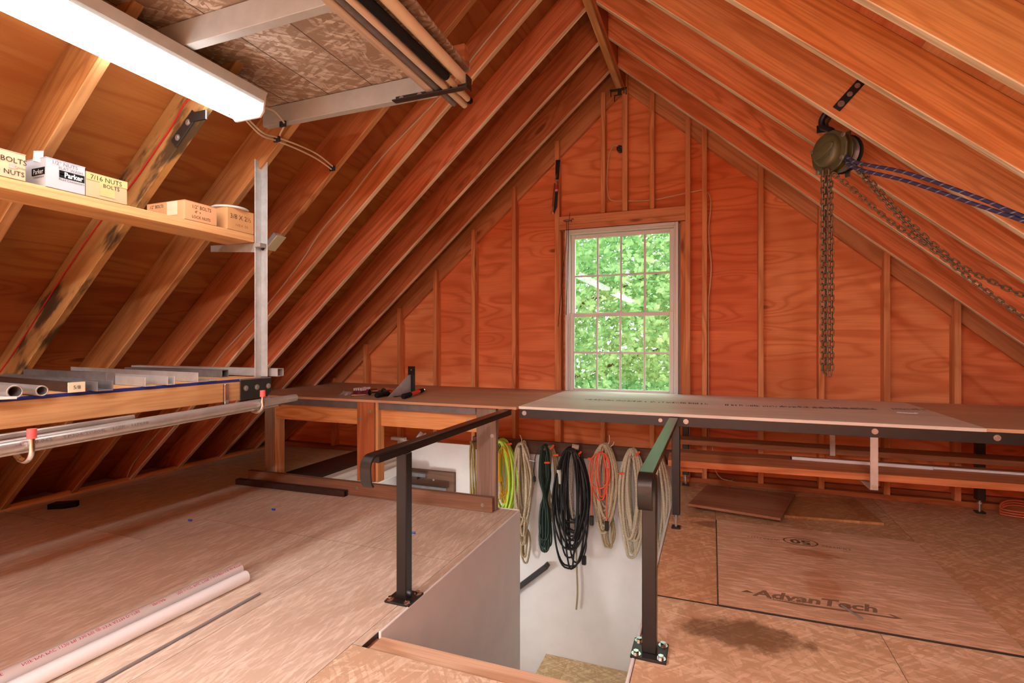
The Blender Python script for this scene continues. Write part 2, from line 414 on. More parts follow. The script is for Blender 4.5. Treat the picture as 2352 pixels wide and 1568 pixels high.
sheet(.02, 1.066, 3.54, D+.09, 'osb_random', (214, 176, 140), 'x')
patch = sheet(.025, 1.063, 2.394, 3.536, 'osb_patch', (236, 200, 172), 'x', .006)
sheet(.02, 1.066, 2.39, 3.54, 'osb_random', RF, 'x', -.02)
sheet(1.066, 3.4, 2.39, D+.09, 'osb_random', (226, 184, 146), 'x')
sheet(-.255, .606, -.03, 2.39, 'osb_stained', RF, 'x'); sheet(.606, 3.4, -.03, 2.39, 'osb_random', (236, 204, 172), 'x')
sheet(-.255, 3.4, -2.8, -.03, 'osb_random', RF, 'x'); sheet(-.255, 3.4, YB, -2.8, 'osb_random', RF, 'x')

for (x0, x1, y0, y1) in ((-4.75, -1.215, YB, 3.262), (-4.75, -2.92, 3.262, D+.1), (-1.215, -.256, YB, 1.58), (-.256, 3.4, YB, D+.1)):
    abox('subfloor', x0, x1, y0, y1, -.06, -.041, 'dark_panel', floor, None, 0)
# ground outside, far below the loft
NT('grass').bsdf(lin((92, 120, 66)), .9)
tag(build(MB().box(-30, 30, 4.7, 60, -3.3, -3.2).box(-30, 30, -60, YB-.2, -3.3, -3.2).box(-30, -4.9, YB-.2, 4.7, -3.3, -3.2).box(3.6, 30, YB-.2, 4.7, -3.3, -3.2).box(-4.9, 3.6, YB-.2, 4.7, -3.3, -3.2), 'ground', 'grass'), 'green lawn outside below the window', 'ground', kind='structure')

# ------------------------------------------------------------------ stair well
sw_l = struct('wall_stair_left', 'white painted wall lining the left side of the stair opening', 'wall', (-1.2, 2.4, -1.5))
abox('wall_panel', -1.211, -1.199, 1.70, 3.27, -2.9, .004, 'drywall', sw_l, bevel=.003)
abox('framing_board', -1.254, -1.2, 1.598, 1.699, -.25, -.021, 'lumber', sw_l, (150, 92, 62))
abox('wall_panel', -2.90, -1.203, 3.262, 3.274, -2.9, .004, 'drywall', sw_l, bevel=.003)
abox('wall_panel', -2.91, -2.898, 3.262, D, -2.9, .004, 'drywall', sw_l, bevel=.002)
sw_r = struct('wall_stair_right', 'white painted wall lining the right side of the stair opening', 'wall', (-.26, 3, -1.5))
abox('wall_panel', -.269, -.257, 1.61, D, -2.9, .004, 'drywall', sw_r, bevel=.003)
sw_b = struct('wall_stair_back', 'white painted wall behind the hanging ropes', 'wall', (-1.5, D, -1.5))
abox('wall_panel', -2.91, -.257, D-.013, D-.001, -2.9, .162, 'drywall', sw_b, bevel=.003)
sw_f = struct('wall_stair_front', 'white wall below the top step of the stairs', 'wall', (-.7, 1.6, -1.5))
abox('wall_panel', -1.211, -.257, 1.585, 1.597, -2.9, -.03, 'drywall', sw_f)
stairs = struct('stairs', 'wooden stairs going down through the floor opening', 'stairs', (-.73, 2.4, -1.65))
abox('top_nosing', -1.198, -.27, 1.60, 1.705, -.045, -.012, 'lumber', stairs, (226, 190, 160), .006, 'x')
for k in range(7):
    y0 = 1.70 + .21*k; z = -.205*(k+1)
    abox('tread', -1.195, -.272, y0-.02, y0+.235, z-.028, z, 'lumber', stairs, (206, 170, 130), .003, 'x')
    abox('riser', -1.195, -.272, y0, y0+.015, z, z+.177, 'drywall', stairs, None, .001)
for (x0, x1, c) in ((-1.37, -1.16, (238, 214, 168)), (-1.16, -.27, (240, 216, 172))):
    abox('landing_panel', x0, x1, 3.15 if x0 > -1.3 else 3.28, D-.016, -1.66, -1.625, 'osb_random', stairs, c, .002, 'x')
abox('skirt_board', -2.6, -1.36, D-.03, D-.014, -2.6, -2.4, 'lumber', stairs, (150, 90, 60))
for k in range(6):
    x1 = -1.37 - .23*k; z = -1.625 - .2*(k+1)
    abox('tread', x1-.25, x1, 3.28, D-.016, z-.028, z, 'lumber', stairs, (206, 170, 130), .003, 'y')
lowf = struct('floor_lower', 'dim floor of the storey below the stairs', 'floor', (-1.5, 3, -2.95))
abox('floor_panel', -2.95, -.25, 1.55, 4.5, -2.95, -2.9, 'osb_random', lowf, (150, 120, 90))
tr = tag(abox('trim_1', -2.897, -2.80, 3.275, D-.015, -.035, .052, 'white_paint', None, None, .008, 'y'), 'white stepped casing beside the dark floor hatch', 'trim', kind='structure')
abox('moulding', -2.80, -2.765, 3.275, D-.015, -.08, .012, 'white_paint', tr, None, .006, 'y')
abox('moulding', -2.765, -2.74, 3.275, D-.015, -.12, -.03, 'white_paint', tr, None, .005, 'y')
wr = thing('stair_handrail', 'short black handrail on the white wall below the ropes', 'handrail', (-1.47, D-.07, -.95))
wr_pts = [(-2.3, D-.075, -1.66), (-1.345, D-.075, -.825)]
fr_ = frame(wr_pts[0], V(wr_pts[1])-V(wr_pts[0]), (0, 0, 1)); L_ = (V(wr_pts[1])-V(wr_pts[0])).length
build(MB().box(0, L_, -.022, .022, -.02, .02, fr_), 'rail', 'black_steel', wr, bevel=.004)
build(MB().box(L_-.03, L_, -.02, .02, -.062, -.02, fr_), 'wall_return', 'black_steel', wr, bevel=.002)

# ------------------------------------------------------------------ gable wall
gable = struct('wall_gable', 'orange plywood gable wall framed with studs around the window', 'wall', (XR, D, 0))
YS = D + .089                                # face of the sheathing
WN = (-1.222, -.237, .655, 2.105)            # rough opening x0 x1 z0 z1
def clip(poly, a, b, c):                     # keep a*x+b*z<=c
    out = []
    for i in range(len(poly)):
        p, q = poly[i], poly[(i+1) % len(poly)]; dp, dq = a*p[0]+b*p[1]-c, a*q[0]+b*q[1]-c
        if dp <= 0: out.append(p)
        if dp*dq < 0: t = dp/(dp-dq); out.append((p[0]+(q[0]-p[0])*t, p[1]+(q[1]-p[1])*t))
    return out
PLY = [(240, 150, 98), (236, 138, 88), (243, 160, 106), (234, 130, 80)]
def gpanel(x0, x1, z0, z1, colr):
    poly = [(x0, z0), (x1, z0), (x1, z1), (x0, z1)]; top = AP + OFF + M*XR
    poly = clip(poly, M, 1, AP+OFF+M*XR); poly = clip(poly, -M, 1, AP+OFF-M*XR)
    if len(poly) < 3: return
    fr = frame((x0, YS, z0), (1, 0, 0), (0, 0, 1)); inv = fr.inverted()
    pl = [((inv @ V((a, YS, b))).x, (inv @ V((a, YS, b))).y) for a, b in poly]
    build(MB().prism(pl, -.013, 0, fr), 'sheathing_panel', 'plywood', gable, fr, colr, .0015)
xs = [-4.75, -3.72, -2.495, -1.277, -.2, .348, 1.567, 2.786, 3.4]
k = 0
for (z0, z1) in ((-.02, 1.215), (1.215, 2.435), (2.435, 3.7)):
    for i in range(len(xs)-1):
        x0, x1 = xs[i], xs[i+1]; k += 1; c = PLY[(k*7) % 4]
        if x0 == -1.277 and z0 < 2.4:
            if z0 < 0: gpanel(x0, x1, z0, WN[2], PLY[2])
            else: gpanel(x0, x1, WN[3], z1, PLY[0])
            gpanel(x0, WN[0], max(z0, WN[2]), min(z1, WN[3]), c); gpanel(WN[1], x1, max(z0, WN[2]), min(z1, WN[3]), c)
        else: gpanel(x0, x1, z0, z1, c)
def stud(x, z0=.038, z1=None, wd=.038, colr=None, name='stud'):
    """upright with a notch at the back for the gable rafter"""
    zn = min(zr(x), zr(x+wd)) - .004; zt = min(zr(x), zr(x+wd)) + .16
    fr = frame((x, D, z0), (0, 0, 1), (0, 1, 0))
    if z1 is not None and z1 < zn: poly = [(0, 0), (z1-z0, 0), (z1-z0, .088), (0, .088)]
    else: poly = [(0, 0), (zt-z0, 0), (zt-z0, .05), (zn-z0, .05), (zn-z0, .088), (0, .088)]
    c = colr or R.choice(((230, 154, 102), (224, 146, 96), (234, 162, 110)))
    build(MB().prism(poly, -wd, 0, fr), name, 'lumber', gable, fr, c, .002)
for i in range(-10, 7):
    x = .3293 + SP*i
    if i in (-3, -2): stud(x, 2.224); stud(x, .038, .60); continue
    if x > 2.7: continue
    stud(x)
for x in (-1.258, -.2405): stud(x, .038, 2.10, .0185 if x < -1 else .0375, (214, 136, 84), 'trimmer_stud')
stud(-.203, .038, colr=(224, 156, 110), name='king_stud')
stud(-.707, 2.224, None, .043, (232, 166, 118), 'ridge_post')
def gb(name, x0, x1, z0, z1, y0=None, y1=None, c=(222, 156, 108)):
    return abox(name, x0, x1, y0 or D, y1 or D+.088, z0, z1, 'lumber', gable, c, .002, 'xz')
gb('header', -1.257, -.204, 2.150, 2.222, c=(228, 158, 112)); gb('header', -1.257, -.204, 2.106, 2.149, c=(222, 150, 104))
gb('rough_sill', -1.238, -.241, .602, .648)
gb('bottom_plate', -4.4, -2.95, 0.001, .039, c=(170, 100, 62)); gb('bottom_plate', -2.95, -.25, -.045, -.003, D+.001)
gb('bottom_plate', -.25, 2.9, 0.001, .039, c=(190, 112, 66))
gb('bottom_plate', -.25, 2.9, .040, .075, D+.05, D+.088, c=(170, 100, 60))
# gable rafters, in the notches of the studs
for sd in (1, -1):
    fr = frame((XR, D+.051, AP), (sd*CT, 0, -ST), (sd*ST, 0, CT)); inv = fr.inverted()
    def loc(x, z): q = inv @ V((x, D+.051, z)); return (q.x, q.y)
    poly = [loc(XR+sd*.02, AP-.02*M), loc(XR+sd*3.70, .04), loc(XR+sd*3.97, .04), loc(XR+sd*.02, AP+OFF-.02*M)]
    t0, t1 = (-.037, 0) if sd > 0 else (0, .037)
    build(MB().prism(poly, t0, t1, fr), 'gable_rafter', 'lumber', gable, fr, (222, 156, 108) if sd > 0 else (212, 142, 96), .002)
# wall behind the camera
wb = struct('wall_back', 'plywood gable wall at the far end of the loft', 'wall', (XR, YB, 0))
build(MB().prism([(-4.75, 0), (3.4, 0), (3.4, .02), (XR, AP+OFF), (-4.75, .02)], 0, .02, frame((0, YB, 0), (1, 0, 0), (0, 0, 1))), 'sheathing_panel', 'plywood', wb, color=(226, 140, 92))

# ------------------------------------------------------------------ window
win = struct('window_1', 'white double-hung window with sixteen small panes in the gable', 'window', (-.73, D+.05, .655))
WX = (-1.201, -.257); WZ = (.657, 2.101)
def frame_rect(name, x0, x1, z0, z1, t, y0, y1, mat, parent, tb=None, tt=None, bevel=.003):
    tb = t if tb is None else tb; tt = t if tt is None else tt
    abox(name, x0, x0+t, y0, y1, z0, z1, mat, parent, None, bevel, 'z'); abox(name, x1-t, x1, y0, y1, z0, z1, mat, parent, None, bevel, 'z')
    abox(name, x0+t, x1-t, y0, y1, z1-tt, z1, mat, parent, None, bevel); abox(name, x0+t, x1-t, y0, y1, z0, z0+tb, mat, parent, None, bevel)
frame_rect('jamb', WX[0], WX[1], WZ[0], WZ[1], .024, D+.001, YS+.03, 'vinyl', win)
frame_rect('jamb_stop', WX[0]+.024, WX[1]-.024, WZ[0]+.024, WZ[1]-.024, .012, D+.02, YS+.025, 'vinyl', win)
frame_rect('nailing_flange', WX[0]-.07, WX[1]+.07, WZ[0]-.07, WZ[1]+.07, .095, YS+.014, YS+.035, 'vinyl', win)
def sash(z0, z1, y, tb, tt):
    x0, x1 = WX[0]+.037, WX[1]-.037; st = .036
    frame_rect('sash_rail', x0, x1, z0, z1, st, y, y+.032, 'vinyl', win, tb, tt)
    gx0, gx1, gz0, gz1 = x0+st, x1-st, z0+tb, z1-tt
    for i in (1, 2, 3):
        xx = gx0+(gx1-gx0)*i/4; abox('muntin', xx-.0085, xx+.0085, y+.009, y+.021, gz0, gz1, 'vinyl', win, None, .003, 'z')
    zz = (gz0+gz1)/2; abox('muntin', gx0, gx1, y+.0085, y+.0215, zz-.0085, zz+.0085, 'vinyl', win, None, .003)
    for i in range(4):
        for j in range(2):
            a, b = gx0+(gx1-gx0)*i/4, gx0+(gx1-gx0)*(i+1)/4; c, d = gz0+(gz1-gz0)*j/2, gz0+(gz1-gz0)*(j+1)/2
            build(MB().add([(a, y+.015, c), (b, y+.015, c), (b, y+.015, d), (a, y+.015, d)], [(0, 1, 2, 3)]), 'pane', 'window_glass', win)
sash(1.345, 2.063, D+.062, .03, .034); sash(.682, 1.376, D+.026, .04, .032)
build(MB().box(-.76, -.70, D+.03, D+.058, 1.376, 1.388).cyl((-.73, D+.045, 1.388), (-.73, D+.045, 1.396), .014), 'sash_lock', 'vinyl', win, bevel=.002)

# ------------------------------------------------------------------ roof
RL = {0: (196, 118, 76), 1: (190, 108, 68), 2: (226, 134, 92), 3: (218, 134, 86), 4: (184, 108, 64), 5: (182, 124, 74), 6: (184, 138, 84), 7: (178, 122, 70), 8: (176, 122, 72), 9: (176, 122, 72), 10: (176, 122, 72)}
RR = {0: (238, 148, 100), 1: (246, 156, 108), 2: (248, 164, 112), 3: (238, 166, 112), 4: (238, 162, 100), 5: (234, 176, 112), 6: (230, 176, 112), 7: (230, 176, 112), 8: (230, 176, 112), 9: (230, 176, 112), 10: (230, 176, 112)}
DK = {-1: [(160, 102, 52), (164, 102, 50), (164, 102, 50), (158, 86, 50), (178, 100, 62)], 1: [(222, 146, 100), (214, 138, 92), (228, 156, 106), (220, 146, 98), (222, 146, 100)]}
for sd, nm in ((-1, 'left'), (1, 'right')):
    roof = struct('ceiling', 'plywood roof slope on rafters, %s of the ridge' % nm, 'ceiling', (XR, 0, AP))
    for i, y in enumerate(YR):
        fr = frame((XR, y, AP), (sd*CT, 0, -ST), (sd*ST, 0, CT)); inv = fr.inverted()
        def loc(x, z): q = inv @ V((x, y, z)); return (q.x, q.y)
        poly = [loc(XR+sd*.02, AP-.02*M), loc(XR+sd*3.701, .002), loc(XR+sd*3.975, .002), loc(XR+sd*.02, AP+OFF-.02*M)]
        t0, t1 = (-.038, 0) if sd > 0 else (0, .038)
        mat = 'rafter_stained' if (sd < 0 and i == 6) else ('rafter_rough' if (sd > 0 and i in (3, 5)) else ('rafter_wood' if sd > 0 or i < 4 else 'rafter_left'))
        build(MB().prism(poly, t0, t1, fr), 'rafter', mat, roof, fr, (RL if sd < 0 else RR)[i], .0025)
    seams = [-.3, .53, 1.75, 2.975, 4.195, 5.5]
    rows = len(seams)-1
    for r in range(rows):
        ys = [D+.12] + [y for y in ([YR[0]+.019, YR[6]+.019, YR[6]+.019-2.44, YR[6]+.019-4.88] if r % 2 else [YR[3]+.019, YR[9]+.019, YR[9]+.019-2.44])] + [YB-.05]
        for j in range(len(ys)-1):
            fr = frame((XR + sd*RD*ST, ys[j+1], AP + RD*CT), (0, 1, 0), (sd*CT, 0, -ST))
            s0 = seams[r] + (0 if r else .1); z0, z1 = (0, .013)
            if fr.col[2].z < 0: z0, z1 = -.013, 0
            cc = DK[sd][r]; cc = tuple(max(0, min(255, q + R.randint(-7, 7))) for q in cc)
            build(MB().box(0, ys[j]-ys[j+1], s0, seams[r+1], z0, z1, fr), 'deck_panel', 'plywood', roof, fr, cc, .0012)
ridge = tag(abox('trim_2', XR-.019, XR+.019, YB, D+.088, AP-.02, AP+OFF+.02, 'lumber', None, (190, 110, 66), .002, 'y'), 'reddish ridge board running along the roof peak', 'trim', kind='structure')
abox('batten', XR-.042, XR+.004, -1.0, D-.10, AP-.062, AP-.021, 'lumber', ridge, (214, 172, 116), .003, 'y')
for sd, nm, x in ((-1, 'left', -4.42), (1, 'right', 3.03)):
    tag(abox('baseboard_'+nm, min(x, x+.04), max(x, x+.04), YB+.03, D-.01, .001, .04, 'lumber', None, (214, 150, 92), .003, 'y'), 'low wooden plate where the %s roof slope meets the floor' % nm, 'baseboard', kind='structure')

# ------------------------------------------------------------------ fluorescent fixtures
def fixture(y0, y1, label, X=-1.865, lens='lamp_lens'):
    t = thing('ceiling_light', label, 'light', (X, (y0+y1)/2, 2.085), 'fluorescent wraparound lights in a row')
    def prof(pts, ya, yb, name, mat, smooth=False):
        fr = frame((X, ya, 2.085), (1, 0, 0), (0, 0, 1))       # third axis = -y
        build(MB().prism(pts, -(yb-ya), 0, fr), name, mat, t, bevel=.002, smooth=smooth)
    prof([(-.082, .022), (-.066, .004), (-.03, 0), (.03, 0), (.066, .004), (.082, .022), (.082, .05), (-.082, .05)], y0+.012, y1-.012, 'lens', lens)
    prof([(-.088, .050), (.088, .050), (.098, .06), (.118, .092), (-.118, .092), (-.098, .06)], y0+.01, y1-.01, 'housing', 'grey_painted_wood')
    for ya in (y0, y1-.012):
        prof([(-.09, .02), (-.07, -.003), (.07, -.003), (.09, .02), (.094, .055), (.1, .092), (-.1, .092), (-.094, .055)], ya, ya+.012, 'end_cap', 'white_paint')
    build(MB().cyl((X-.035, y1-.07, 2.0835), (X-.035, y1-.07, 2.086), .004, 10), 'lens_screw', 'black_steel', t)
    return t
fixture(-.75, 1.69, 'long white fluorescent light under the overhead storage platform', lens='lamp_lens_dim')
fixture(-3.94, -1.50, 'second fluorescent light further back in the same row')
def fill_strip(y0, y1, x, z, label):  # added unseen tube lights that brighten the ridge and far wall
    t = thing('fill_strip', label, 'light', (x, (y0+y1)/2, z), 'added fill lights right of the ridge')
    build(MB().box(x-.045, x+.045, y0, y1, z+.03, z+.075), 'channel', 'white_paint', t, bevel=.004)
    for dx in (-.032, .032): build(MB().cyl((x+dx, y0+.03, z), (x+dx, y1-.03, z), .019, 16), 'tube', 'lamp_lens', t, smooth='auto')
    for y in (y0, y1-.03): build(MB().box(x-.055, x+.055, y, y+.03, z-.025, z+.03), 'tube_holder', 'white_paint', t, bevel=.003)
    for y in (y0+.4, y1-.4): build(MB().cyl((x, y, z+.075), (x, y, zr(x)+.02), .004, 8), 'hanger_wire', 'bolt_steel', t)
fill_strip(-2.6, -.16, .25, 2.30, 'added bare tube fill light above the camera position, out of view')
fill_strip(-5.3, -2.86, .25, 2.30, 'added bare tube fill light near the back gable, out of view')

# globe lamp added out of view to brighten the stair well
gl = thing('stair_fill_lamp', 'added white globe lamp, out of view, brightening the stair well', 'light', (-2.3, 3.36, -1.0))
m_emit('globe_lens', 32.0)
build(MB().cyl((-2.3, 3.276, -1.0), (-2.3, 3.30, -1.0), .05, 20), 'mount', 'white_paint', gl, smooth='auto')
build(MB().lathe([(.03, -.075), (.06, -.055), (.078, -.02), (.08, .0), (.074, .03), (.055, .058), (.02, .077)], (-2.3, 3.375, -1.0), (0, 1, 0), 24), 'globe', 'globe_lens', gl, smooth=True)

# ------------------------------------------------------------------ tree outside the window
tree = thing('maple_tree', 'leafy green maple tree seen through the window panes', 'tree', (-4.3, 9.6, -3.2))
tp = smooth_path([(-4.3, 9.6, -3.2), (-4.3, 9.6, -.8), (-4.2, 9.5, 1.2), (-4.3, 9.6, 3.6), (-4.1, 9.7, 5.5)])
build(MB().tube(tp, [.2-.15*i/(len(tp)-1) for i in range(len(tp))], 10), 'trunk', 'bark', tree, smooth=True)
for (b0, b1, b2) in (((-4.3, 9.6, -.4), (-2.8, 9.6, .3), (-.9, 9.9, 1.0)), ((-4.25, 9.55, .6), (-2.4, 9.7, 1.8), (-.2, 9.9, 2.6)), ((-4.2, 9.5, 1.8), (-2.6, 9.8, 3.2), (-.6, 10.2, 4.4)), ((-4.25, 9.6, 2.6), (-5.2, 9.2, 3.6), (-6.0, 9.0, 4.6)), ((-4.3, 9.6, -.9), (-2.2, 10.2, -.6), (.8, 10.6, .2))):
    bp = smooth_path([b0, b1, b2]); build(MB().tube(bp, [.07-.055*i/(len(bp)-1) for i in range(len(bp))], 6), 'branch', 'bark', tree, smooth=True)
def foliage():
    rr = random.Random(11); mb = MB()
    prof = [(0, -.5), (.45, -.3), (.28, 0), (.5, .25), (0, .62), (-.5, .25), (-.28, 0), (-.45, -.3)]
    sprays = [(rr.uniform(-6.2, 3.6), rr.uniform(6.3, 10.6), rr.uniform(-2.6, 6.0)) for _ in range(1900)] + [(rr.uniform(-4.6, 1.4), rr.uniform(10.2, 11.6), rr.uniform(-1.2, 4.4)) for _ in range(700)]
    for (cx, cy, cz) in sprays:
        for _ in range(34):
            p = V((cx+rr.gauss(0, .3), cy+rr.gauss(0, .26), cz+rr.gauss(0, .2)))
            s = rr.uniform(.05, .105); n = V((rr.gauss(0, .55), -.8+rr.gauss(0, .45), .75+rr.gauss(0, .5))).normalized()
            a = n.orthogonal().normalized(); a.rotate(Matrix.Rotation(rr.uniform(0, 6.28), 3, n)); b = n.cross(a)
            k = len(mb.v); mb.v.append(p + n*s*.08)
            mb.v += [p + a*x*s + b*y*s for x, y in prof]
            mb.f += [(k, k+1+i, k+1+(i+1) % 8) for i in range(8)]
    return mb
fo = build(foliage(), 'foliage', 'leaf', tree); fo['kind'] = 'stuff'; fo['label'] = 'bright green maple leaves'

# ------------------------------------------------------------------ workbench
ZB = .703
bench = thing('workbench', 'long plywood workbench along the gable wall on timber and black steel legs', 'workbench', (-.9, 3.8, 0))
for (x0, x1, y0, c, m) in ((-3.72, -1.19, 3.17, (206, 158, 126), 'plywood_bench'), (-1.19, 1.255, 3.215, (248, 240, 228), 'plywood_bench'), (1.255, 1.99, 3.225, (230, 188, 150), 'plywood_bench')):
    abox('tabletop_sheet', x0, x1, y0, D-.004, ZB-.018, ZB, m, bench, c, .001, 'x')
def angle(name, x0, x1, y, z1, mat, h=.055, d=.05, t=.005):
    mb = MB().box(x0, x1, y, y+t, z1-h, z1).box(x0, x1, y+t, y+d, z1-t, z1)
    return build(mb, name, mat, bench, bevel=.0012)
angle('front_rail', -1.19, 1.98, 3.228, ZB-.0185, 'black_steel', .058)
angle('front_rail', -3.28, -2.455, 3.185, ZB-.0185, 'grey_steel', .05); angle('front_rail', -2.285, -1.49, 3.19, ZB-.0185, 'grey_steel', .05)
angle('back_rail', -1.1, 1.98, D-.06, ZB-.0185, 'black_steel', .05)
board('post', (-3.35, 3.255, .002), (-3.35, 3.255, ZB-.019), (1, 0, 0), .10, .045, 'lumber_dark', bench, (164, 142, 126))
board('post', (-3.285, 3.275, .002), (-3.285, 3.275, ZB-.019), (0, 1, 0), .085, .022, 'lumber', bench, (224, 178, 128))
board('post', (-2.37, 3.195, .105), (-2.37, 3.195, ZB-.019), (1, 0, 0), .152, .042, 'lumber', bench, (186, 112, 70))
board('post', (-2.278, 3.22, .105), (-2.278, 3.22, ZB-.019), (0, 1, 0), .08, .022, 'lumber', bench, (224, 170, 112))
board('post', (-1.415, 3.215, .003), (-1.415, 3.215, ZB-.019), (1, 0, 0), .142, .042, 'lumber_dark', bench, (154, 130, 114))
board('apron', (-3.27, 3.235, .578), (-2.45, 3.235, .578), (0, 0, 1), .135, .036, 'lumber', bench, (226, 158, 98))
board('apron', (-2.29, 3.24, .578), (-1.35, 3.24, .578), (0, 0, 1), .135, .036, 'lumber', bench, (228, 162, 104))
board('curb', (-3.47, 3.148, .05), (-1.352, 3.172, .05), (0, 0, 1), .098, .042, 'lumber_dark', bench, (150, 112, 88))
for (x, y, z) in ((-3.22, 3.215, .622), (-2.42, 3.172, .56), (-2.33, 3.172, .62), (-1.56, 3.218, .59), (-1.37, 3.192, .50), (-2.42, 3.14, .06), (-1.42, 3.149, .045)):
    bolt(bench, (x, y, z), (0, -1, 0), .0075, .005)
for (x, y) in ((-.205, 3.30), (-.195, 4.31), (1.645, 4.31), (1.93, 3.30)):
    lg = build(MB().box(x-.024, x+.024, y-.024, y+.024, .085, ZB-.02), 'leg', 'black_steel', bench, bevel=.004)
    build(MB().cyl((x, y, .012), (x, y, .09), .008, 10).cyl((x, y, .06), (x, y, .072), .015, 6), 'threaded_stem', 'bolt_steel', lg)
    build(MB().box(x-.026, x+.026, y-.026, y+.026, .0005, .012), 'foot_pad', 'black_steel', lg, bevel=.003)
for x in (-1.155, -.20+.055, .795, 1.30, 1.52): bolt(bench, (x, 3.2275, ZB-.045), (0, -1, 0), .009, .004)
for x in (-.29,): bolt(bench, (x, 3.2275, ZB-.045), (0, -1, 0), .007, .004)
sp1 = build(MB().box(.776, .812, 3.235, 3.24, .345, ZB-.02).box(.776, .812, 3.235, 3.62, .345, .35), 'shelf_hanger', 'aluminium', bench, bevel=.001)
bolt(sp1, (.794, 3.235, .362), (0, -1, 0), .008, .004)
build(MB().box(.75, .782, 4.1, 4.105, .345, ZB-.02).box(.75, .782, 4.1, 4.3, .345, .35), 'shelf_hanger', 'aluminium', bench, bevel=.001)
board('shelf_plank', (-.262, 3.49, .374), (2.2, 3.60, .374), (0, 1, 0), .24, .038, 'lumber', bench, (208, 130, 84))
board('shelf_plank', (-.235, 3.69, .374), (2.2, 3.79, .374), (0, 1, 0), .14, .036, 'lumber', bench, (176, 108, 72))
board('shelf_plank', (-.235, 4.22, .372), (2.3, 4.22, .372), (0, 1, 0), .19, .036, 'lumber', bench, (176, 120, 86))
board('shelf_cleat', (-.22, 3.49, .330), (-.06, 3.50, .330), (0, 1, 0), .09, .04, 'lumber', bench, (206, 130, 82))
# print on the bench sheets: a row of worn, unreadable stencil marks
def worn(x0, x1, ya, yb, n, parent, name='worn_print', seed=3, h=.05, z=ZB):
    rr = random.Random(seed); mb = MB()
    for i in range(n):
        t = i/n; x = x0+(x1-x0)*t; y = ya+(yb-ya)*t
        if rr.random() < .14: continue
        wdt = (x1-x0)/n*rr.uniform(.3, .75); hh = h*rr.uniform(.45, 1)
        mb.add([(x, y, z+.0006), (x+wdt, y, z+.0006), (x+wdt, y+hh, z+.0006), (x, y+hh, z+.0006)], [(0, 1, 2, 3)])
    build(mb, name, 'ink', parent, color=(112, 104, 98))['kind'] = 'stuff'
worn(-.87, -.02, 3.735, 3.76, 64, bench, seed=4, h=.08); worn(.08, .97, 3.735, 3.84, 70, bench, seed=5, h=.1); worn(1.06, 1.25, 3.9, 3.93, 20, bench, seed=6, h=.09)

# things on and under the bench
tag(build(MB().tube(smooth_path([(1.03, 3.735, ZB+.003), (1.06, 3.72, ZB+.003), (1.10, 3.70, ZB+.004), (1.13, 3.715, ZB+.003), (1.12, 3.74, ZB+.003)]), .0022, 6), 'cable_tie', 'plastic', None, None, (238, 238, 238)), 'white cable tie lying on the right of the bench top', 'cable tie')
for (x0, x1, y0, y1, h, lab) in ((.462, 1.18, 3.66, 3.655, .018, 'left white plastic strip on the shelf under the bench'), (.90, 2.15, 3.675, 3.69, .013, 'right white plastic strip on the shelf under the bench')):
    t = thing('plastic_strip', lab, 'strip', ((x0+x1)/2, y0, .393), 'plastic strips on the bench shelf')
    fr = frame((x0, y0, .394), (x1-x0, y1-y0, 0), (0, 1, 0)); L = math.hypot(x1-x0, y1-y0)
    build(MB().box(0, L, -.012, .012, 0, h, fr), 'channel', 'pvc_white', t, bevel=.002)
    build(MB().box(-.004, .0, -.011, .011, .001, h-.001, fr), 'end_cap', 'foam', t)
fr = frame((-.152, 3.67, .03), (.547, -.10, 0), (0, 1, .01))
b1 = tag(build(MB().prism([(0, 0), (.552, 0), (.60, .60), (0.02, .535)], 0, .016, fr), 'plywood_offcut', 'plywood', None, fr, (158, 112, 86), .0015), 'thin plywood offcut lying raised beside the front bench leg', 'board')
build(MB().box(.1, .5, .1, .16, -.029, -.001, fr), 'batten', 'lumber', b1, color=(150, 104, 70))
fr = frame((.43, 3.735, .001), (.553, .062, 0), (0, 1, 0))
tag(build(MB().prism([(0, 0), (.556, 0), (.575, .52), (0.02, .45)], 0, .017, fr), 'strand_board_offcut', 'osb_random', None, fr, (186, 138, 94), .0015), 'strand board offcut flat on the floor under the bench shelf', 'board')
tag(build(MB().tube(smooth_path([(.0, D+.06, .30), (.02, D+.03, .12), (.06, D-.01, .06), (.115, D-.015, .045)]), .0035, 6).tube(smooth_path([(.115, D-.015, .045), (.14, D-.03, .05), (.15, D-.025, .06)]), .0015, 5).tube(smooth_path([(.115, D-.015, .045), (.15, D-.02, .042), (.165, D-.03, .043)]), .0015, 5), 'loose_cable', 'plastic', None, None, (224, 220, 210), smooth=True), 'loose white cable end on the bottom plate under the bench', 'cable')
oc = MB()
for k in range(3): oc.tube([(1.85+.085*math.cos(t*.35+k)*1.2, 4.30+.05*math.sin(t*.35+k), .012+.016*k+.05*max(0, math.sin(t*.35+k))) for t in range(18)], .006, 6, closed=True)
tag(build(oc, 'coiled_cord', 'rubber', None, None, (214, 110, 70), smooth=True), 'small coil of orange cord on the floor behind the right bench leg', 'cord')

